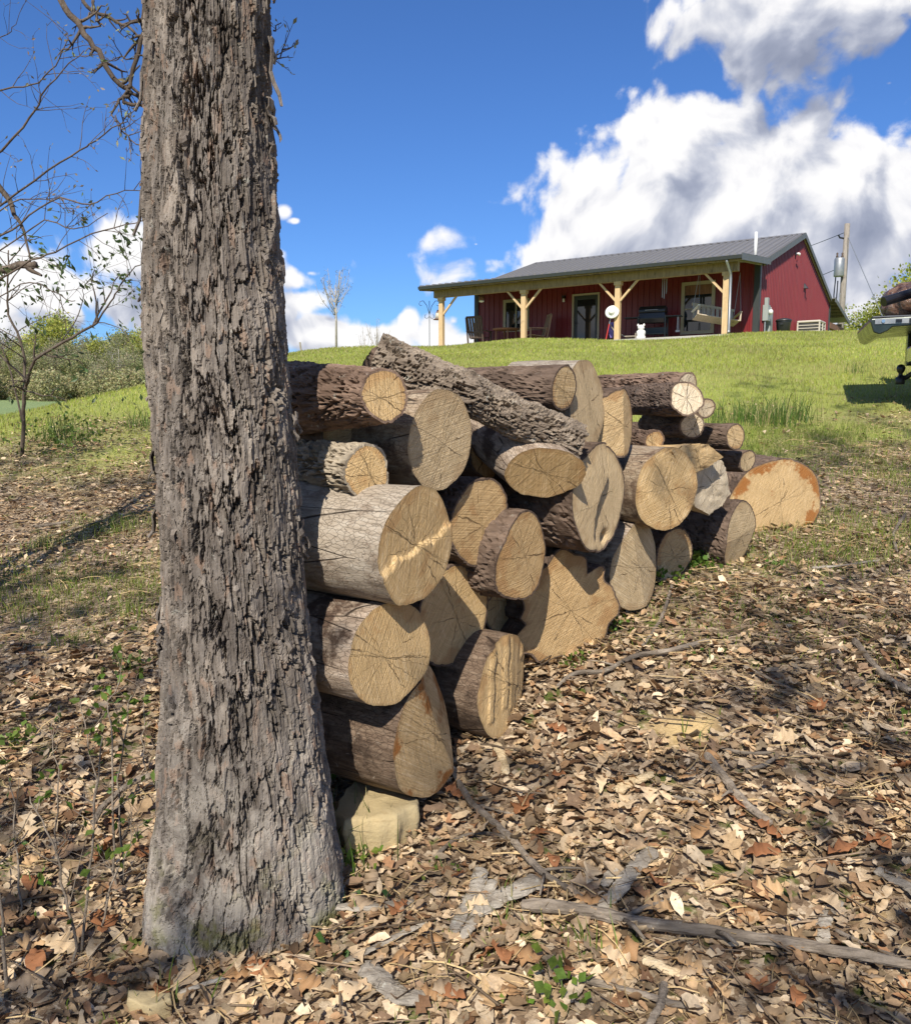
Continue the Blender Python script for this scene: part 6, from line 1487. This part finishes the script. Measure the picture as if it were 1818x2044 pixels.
def build_grass():
    rl = np.random.default_rng(15)
    x, y = area_points(360000, -11, 15, 4.8, 27, rl); m = lawn_mask(x, y); pat = np.clip(.75 + .6 * fbm(x * .8, y * .8, octv=3, seed=61), .15, 1)
    bare = sstep(y, 9.5, 13)
    k = rl.random(len(x)) < m * (pat + (1 - pat) * bare) * .95 * np.interp(y, [4, 13, 20, 27], [1, 1, .5, .15]); x, y = x[k], y[k]; n = len(x)
    h = rl.uniform(.025, .06, n) * (1 + .5 * np.clip(fbm(x * .6, y * .6, octv=2, seed=9), 0, 1)); w = rl.uniform(.004, .009, n) * (1 + (y - 6) * .07)
    dry = sstep(fbm(x * .55 + 2, y * .55, octv=4, seed=88), .1, .9)[:, None] * np.interp(y, [6, 11, 18], [.75, .5, .12])[:, None]; cg = green(n, rl); cg = cg * (1 - dry) + dry * np.array([(.50, .43, .20)]) * rl.uniform(.7, 1.2, (n, 1)); cg *= (1 + .22 * fbm(x * .9, y * .9, octv=3, seed=44))[:, None]
    blades(x, y, h, w, cg, rl, 'lawn_grass', 'short mown grass of the sloping lawn', 'grass', lean=.5)
    # sparse grass, moss tufts and sprouts among the leaves
    x, y = area_points(210000, -5.5, 5.5, 1.3, 9.0, rl); pn = fbm(x * 1.1 + 5, y * 1.1, octv=3, seed=71)
    leftband = np.exp(-((y - 5.3 - .1 * x) / .55) ** 2) * (x < -1.0); moss = np.exp(-((x - 1.25) / .6) ** 2 - ((y - 3.95) / .4) ** 2) + .8 * np.exp(-((x - 2.3) / .7) ** 2 - ((y - 4.9) / .4) ** 2)
    right = sstep(x, 1.4, 2.6) * sstep(y, 4.4, 6.0); p = np.clip(sstep(pn, .25, .8) * .22 + right * .45 * (.4 + sstep(pn, -.4, .5)) + leftband * 1.0 + moss * .9 + (x < -1.2) * sstep(pn, 0, .6) * .3, 0, 1); k = rl.random(len(x)) < p; x, y = x[k], y[k]; n = len(x)
    blades(x, y, rl.uniform(.015, .055, n) * (1 + .8 * (y > 4.6)), rl.uniform(.003, .006, n), green(n, rl, (.20, .255, .045)), rl, 'floor_grass', 'thin grass and moss growing through the dead leaves', 'grass', lean=.7)
    # taller clumps
    tufts = [(1530, 850, .30, 190, 'tall dark grass clump right behind the far end of the stack'), (1480, 842, .28, 150, 'grass clump growing behind the thin dark-barked log'), (1575, 838, .32, 150, 'tall grass clump in the shade beyond the big stained round'), (1440, 850, .2, 80, 'grass clump at the back foot of the stack'),
             (1700, 745, .2, 60, 'grass clump in the lawn before the pickup'), (620, 1730, .16, 70, 'tuft of grass and weeds against the trunk beside the flat rock'), (655, 1700, .2, 50, 'tuft of tall weeds by the corner of the flat rock'), (352, 2003, .13, 12, 'little grass tuft below the trunk'), (1010, 1835, .11, 16, 'grass sprout among bark slabs'), (1165, 1905, .12, 14, 'grass sprout beside the grey fallen branch'), (1395, 1480, .08, 10, 'grass sprout on the bare clay patch'), (90, 1095, .12, 90, 'bright grass clump in the sunlit strip left of the trunk'), (240, 1060, .12, 80, 'bright grass clump nearest the trunk in the sunlit strip'), (260, 1230, .12, 40, 'shaded grass tuft left of the trunk'), (150, 1290, .12, 40, 'shaded grass tuft farther from the trunk'), (120, 880, .3, 150, 'leafy green weed clump by the forked sapling'), (285, 850, .25, 90, 'grass clump at the lawn edge beside the trunk')]
    for (px, py, h, n, lab) in tufts:
        c = on_ground(px, py); r = h * .55; x = c.x + rl.normal(0, r, n); y = c.y + rl.normal(0, r * .8, n)
        hh = h * rl.uniform(.45, 1.15, n); zc = gz(x, y)
        o = blades(x - c.x, y - c.y, hh, .004 + h * .018 * rl.uniform(.5, 1, n), green(n, rl, (.10, .165, .03) if h > .15 else (.17, .23, .04)), rl, 'grass_tuft', lab, 'grass tuft', lean=.45)
        V = np.empty(len(o.data.vertices) * 3, np.float32); o.data.vertices.foreach_get('co', V); V = V.reshape(-1, 5, 3)
        V[:, :, 2] += (zc - gz(x - c.x, y - c.y) - c.z)[:, None]; o.data.vertices.foreach_set('co', V.ravel()); o.name = 'blades'; lb = o['label']; del o['label']; del o['category']; rt = thing('grass_tuft', tuple(c), 0, lb, 'grass tuft', 'grass tufts'); o.parent = rt; MB().tube([(0, 0, -.02), (.002, 0, h * .25), (.006, .003, h * .5)], [.004, .003, .001], 5).build('stalk', M['grass_stalk'], rt)
    # small broad-leaved weeds
    weeds = [(700, 1545, .10, 40, (.10, .17, .03), 'parsley-leaved weed in the shade between trunk and rock'), (765, 1560, .10, 30, (.16, .24, .04), 'star-leaved bedstraw in front of the rust-patched log'), (725, 1725, .07, 40, (.17, .25, .04), 'low green weed at the front of the flat rock'), (708, 1832, .06, 5, (.07, .14, .04), 'dark round-leaved seedling below the flat rock'), (668, 1938, .05, 5, (.09, .17, .04), 'small round-leaved seedling at the foot of the picture beside a bark strip'), (1385, 1135, .09, 130, (.12, .2, .03), 'bright moss cushion between the upright log and the barky ground log'), (1330, 1165, .07, 80, (.13, .21, .03), 'bright moss below the upright shaded log'), (1548, 1138, .09, 14, (.11, .2, .04), 'broad-leaved weed right of the barky ground log'), (1640, 1190, .05, 8, (.22, .3, .05), 'yellow-green seedling in the leaves below the big stained round'), (1415, 1330, .08, 8, (.11, .2, .04), 'two-leaved seedling at the tip of the curved stick'), (1800, 1455, .07, 10, (.12, .22, .04), 'green seedling at the right edge of the leaves'), (1120, 2010, .09, 40, (.16, .24, .04), 'leafy weed clump at the very front of the leaves'), (60, 1780, .07, 22, (.17, .26, .05), 'bright round-leaved weed at the left by the shrub shoots'), (880, 1745, .05, 16, (.15, .22, .04), 'little weed near the crossing sticks'), (130, 900, .35, 260, (.14, .2, .04), 'bushy green weed at the foot of the forked sapling'), (1230, 1260, .06, 60, (.12, .19, .03), 'moss at the foot of the gnarled log'), (1150, 1335, .05, 50, (.12, .19, .03), 'moss fringe under the gnarled log'), (20, 1500, .08, 60, (.14, .2, .04), 'green weed patch among the leaves far left'), (250, 1340, .07, 80, (.12, .17, .04), 'green ground ivy patch left of the trunk')]
    for (px, py, h, n, col, lab) in weeds:
        c = on_ground(px, py); P = np.stack([rl.normal(0, h * .7, n), rl.normal(0, h * .6, n), rl.uniform(0, h, n)], -1); P[:, 2] += gz(P[:, 0] + c.x, P[:, 1] + c.y) - c.z
        o = foliage('ground_weed', [leaf_quads(P, np.tile([[0, 0, .4]], (n, 1)), max(.018, min(.045, h * .42)) if n > 6 else .05, rl, col, droop=-.1, aspect=.75)], thing('ground_weed', tuple(c), 0, lab, 'weed', 'weeds on the woodland floor'), kind='stuff')
        MB().tube([(0, 0, -.02), (.003, .002, h * .5), (-.003, .004, h)], [.003, .0025, .001], 5).build('stem', M['grass_stalk'], o.parent)
build_grass()

# ------------------------------------------------------------------ sticks, bark slabs, stones
def stick(label, pts, wpx, mat='stick', name='fallen_stick', flatten=1.0, lift=.0, side=0, group='sticks on the woodland floor'):
    P = [on_ground(x, y) for x, y in pts]; c = P[0].copy(); r = wpx / 2 * mpp(c)
    P = smooth_path([p - c + Vector((0, 0, r * flatten + .02 + lift)) for p in P], 5); n = len(P); rs_ = np.random.default_rng(int(pts[0][0] + pts[0][1]))
    o = thing(name, tuple(c), 0, label, 'stick' if name == 'fallen_stick' else 'bark', group)
    path = np.array(P); m = 90; t = np.linspace(0, 1, n); tt = np.linspace(0, 1, m); path = np.stack([np.interp(tt, t, path[:, k]) for k in range(3)], -1)
    path += np.cumsum(rs_.normal(0, r * .07, (m, 3)), 0) * np.array([1, 1, .25]) * np.sin(tt * np.pi)[:, None]
    d = np.gradient(path, axis=0); d /= np.linalg.norm(d, axis=1, keepdims=True); e = np.cross(d, [0, 0, 1.0]); e /= np.linalg.norm(e, axis=1, keepdims=True); u = np.cross(e, d)
    nth = 20; th = np.arange(nth) / nth * 2 * np.pi; TH, T = np.meshgrid(th, tt, indexing='xy')
    rad = r * np.interp(T, [0, .05, .9, 1], [.75, 1, .8, .45]) * (1 + .14 * fbm(np.cos(TH) * 2, np.sin(TH) * 2, T * 9, 3, seed=int(pts[0][0])) + .13 * fbm(np.cos(TH) * 5, np.sin(TH) * 5, T * 30, 3, seed=9))
    V = path[:, None] + e[:, None] * (rad * np.cos(TH))[..., None] + u[:, None] * (rad * flatten * np.sin(TH))[..., None]
    V = V.reshape(-1, 3); k = len(V); V = np.vstack([V, path[:1] - d[:1] * r * .3, path[-1:] + d[-1:] * r * .3]); j = np.arange(nth); j2 = (j + 1) % nth
    T_ = np.vstack([np.stack([j2, j, 0 * j + k], -1), np.stack([(m - 1) * nth + j, (m - 1) * nth + j2, 0 * j + k + 1], -1)])
    np_mesh('stem' if name == 'fallen_stick' else 'slab', V, grid_quads(m, nth, True), T_, mat=M[mat], parent=o, smooth=False)
    for _ in range(side):
        i = int(rs_.integers(20, m - 15)); a = e[i] * rs_.choice((-1, 1)) + d[i] * .9; a /= np.linalg.norm(a); L = r * rs_.uniform(5, 12); p = Vector(path[i]); q = p + Vector(a) * L; q.z = p.z + r
        MB().tube([p, p.lerp(q, .5) + Vector((0, 0, r * .5)), q], [r * .5, r * .38, r * .2], 6).build('side_twig', M[mat], o, smooth=True)
    return o
M['slab'] = bark_material('grey_bark_slab', (.16, .13, .10), (.43, .385, .315), lichen=.5, axis='X')
M['chip'] = bark_material('pale_wood_chip', (.38, .27, .14), (.66, .53, .34), lichen=0, axis='X')
def build_sticks():
    for a in [('brown crooked stick running down from the rust-patched log', [(915, 1577), (940, 1619), (983, 1656), (1034, 1710), (1090, 1766), (1161, 1810)], 13, dict(side=2)),
              ('long grey lichened branch lying across the front of the litter', [(1042, 1830), (1119, 1837), (1189, 1848), (1286, 1865), (1432, 1882), (1578, 1903), (1710, 1929), (1830, 1956)], 25, dict(side=3)),
              ('slim grey stick half buried at the front', [(1147, 1972), (1240, 1995), (1345, 2023), (1400, 2035)], 14, {}), ('dark stick stub pointing at the pale wood chip', [(1326, 1987), (1310, 2025), (1290, 2075)], 17, {}),
              ('knobbly branch piece in the sunlit litter', [(1409, 1525), (1457, 1587), (1500, 1630), (1538, 1664)], 17, dict(side=1)), ('curved grey stick reaching from the stack into the moss', [(1414, 1292), (1324, 1315), (1268, 1323), (1211, 1352), (1155, 1356), (1112, 1383)], 10, dict(side=1)),
              ('thin brown stick crossing the curved grey one', [(1341, 1179), (1325, 1230), (1304, 1275), (1268, 1320)], 7, {}), ('dark lichened stick at the right edge', [(1704, 1292), (1754, 1356), (1818, 1397), (1860, 1420)], 13, dict(side=2)),
              ('short brown stick in the sunlit leaves', [(1327, 1607), (1370, 1610), (1411, 1619)], 9, {}), ('thin dark twig above the knobbly branch piece', [(1438, 1508), (1490, 1518), (1540, 1516)], 7, {}), ('stout twig right of the knobbly branch piece', [(1488, 1555), (1520, 1545), (1550, 1525)], 9, {}),
              ('long thin twig along the lower right', [(1666, 1874), (1740, 1910), (1830, 1945)], 8, {}), ('twig slanting in the shaded leaves', [(1480, 1340), (1560, 1380), (1640, 1420)], 6, {}), ('hooked dark twig at the right border', [(1807, 1034), (1783, 1075), (1790, 1110)], 6, {}),
              ('dark bent branch behind the shrub shoots', [(303, 1590), (262, 1606), (210, 1650), (190, 1690)], 13, dict(lift=.05)), ('pale straight stick in the left litter', [(0, 1095), (60, 1090), (120, 1070), (210, 1045)], 4, {}), ('grey stick in the left litter', [(70, 1060), (140, 1050)], 6, {}),
              ('thin stalk bowed before the flat rock', [(590, 1990), (660, 1975), (740, 1985), (830, 2010)], 5, {}), ('curved dark twig near the crossing sticks', [(872, 1722), (910, 1690), (960, 1680), (1010, 1690), (1040, 1715)], 8, {}), ('brown twig at the left foot', [(300, 1930), (340, 1955), (375, 1985)], 9, {}), ('pale twig with a white tip', [(940, 1617), (990, 1630), (1040, 1645)], 5, {})]:
        stick(a[0], a[1], a[2], **a[3])
    for a in [('pale grooved slab of bark below the crossing sticks', [(961, 1752), (935, 1815), (908, 1880)], 30, {}), ('narrow slab of bark beside the pale grooved one', [(985, 1775), (950, 1840), (925, 1890)], 24, {}), ('broad lichened slab of bark under the grass sprout', [(1073, 1777), (1010, 1810), (945, 1845)], 46, {}),
              ('grey slab of thick bark standing up to the right', [(1302, 1713), (1255, 1770), (1198, 1835)], 34, {}), ('short thick bark slab left of the standing one', [(1228, 1750), (1205, 1785)], 24, {}), ('rough bark chunk at the front of the trunk side', [(727, 1952), (785, 1985), (846, 2010)], 46, {}),
              ('long curved strip of bark pointing at the flat rock', [(685, 1939), (770, 1895), (851, 1857)], 17, {}), ('thin strip of bark at the trunk foot', [(353, 1999), (430, 1975), (498, 1946)], 13, {}), ('flat brown bark piece below the flat rock', [(593, 1819), (700, 1826), (823, 1815)], 24, {}), ('pale bark slab on the litter right of the stack', [(1622, 1143), (1690, 1137), (1754, 1128)], 12, {}), ('white-lichened bark slab at the right edge', [(1751, 1754), (1790, 1780), (1840, 1815)], 30, {}), ('mossy bark plate in the right litter', [(1640, 1900), (1650, 1850), (1680, 1820)], 26, {})]:
        stick(a[0], a[1], a[2], 'slab', 'bark_piece', .38, group='bark slabs on the woodland floor')
    for a in [('pale split wood chip beneath the dark stick stub', [(1282, 1935), (1330, 1952), (1374, 1970)], 26), ('rough yellow wood chunk in the sunlit litter', [(1232, 1596), (1265, 1575), (1302, 1560)], 26), ('orange splintered chip standing in the front litter', [(1090, 2010), (1076, 1975), (1068, 1950)], 18), ('grooved pale chip right of the rust-patched log', [(990, 1500), (1005, 1540), (1012, 1560)], 20)]:
        stick(a[0], a[1], a[2], 'chip', 'wood_chip', .5, group='wood chips on the woodland floor')
    # flat rock
    M['rock'] = None
    m, t = material('tan_sandstone'); c = t.new('ShaderNodeTexCoord').outputs['Object']
    n = t.noise(c, 6, 6, .6); n2 = t.noise(c, 70, 4, .7); n3 = t.noise(t.vmath('MULTIPLY', c, (1, 1, 5)), 14, 4, .6)
    col = t.mix(n, (.34, .26, .13), (.54, .43, .24)); col = t.mix(t.smooth(n3, .55, .72, 0, .45), col, (.30, .20, .09)); col = t.mix(t.smooth(n2, .55, .75, 0, .3), col, (.25, .19, .1))
    t.put(t.b.inputs['Base Color'], col); t.b.inputs['Roughness'].default_value = .9; bump(t, t.math('ADD', n2, n), .5, .008); M['rock'] = m
    def slab_rock(label, poly, thick, tilt, seed, lift=.02):
        P = [on_ground(x, y) for x, y in poly]; c = sum(P, Vector()) / len(P); n = len(P); k = 9
        L = np.array([p - c for p in P]); outl = np.concatenate([L[i] + (L[(i + 1) % n] - L[i]) * np.linspace(0, 1, k, endpoint=False)[:, None] for i in range(n)]); nn = len(outl)
        ang = np.arctan2(outl[:, 1], outl[:, 0]); outl[:, :2] *= (1 + .035 * fbm(np.cos(ang) * 4, np.sin(ang) * 4, octv=3, seed=seed))[:, None]
        rows = []
        prof = [(0, thick), (.25, thick), (.5, thick), (.75, thick), (.96, thick), (1.0, thick * .9), (1.04, thick * .5), (1.0, thick * .2), (.94, -.05)]
        for f, h in prof:
            r_ = outl * f; z = outl[:, 2] * f * 0 + h + tilt[0] * r_[:, 0] + tilt[1] * r_[:, 1] + .006 * fbm(r_[:, 0] * 14, r_[:, 1] * 14, octv=4, seed=seed)
            if f > .9: r_ = r_ * (1 + .03 * fbm(np.cos(ang) * 7, np.sin(ang) * 7, ang * 0 + h * 40, 3, seed=seed))[:, None]
            rows.append(np.stack([r_[:, 0], r_[:, 1], z + lift], -1))
        o = np_mesh('flat_rock', np.array(rows).reshape(-1, 3), grid_quads(len(prof), nn, True), mat=M['rock']); o.location = c
        tag(o, label, 'rock')
    slab_rock('tan flat-topped sandstone rock at the foot of the trunk', [(668, 1690), (690, 1722), (745, 1712), (790, 1702), (835, 1672), (832, 1650), (790, 1612), (752, 1590), (708, 1598), (692, 1620)], .085, (.05, -.02), 3)
    slab_rock('small pale stone below the trunk', [(255, 2035), (260, 2015), (300, 2008), (342, 2012), (345, 2030), (300, 2045)], .03, (0, 0), 5)
build_sticks()
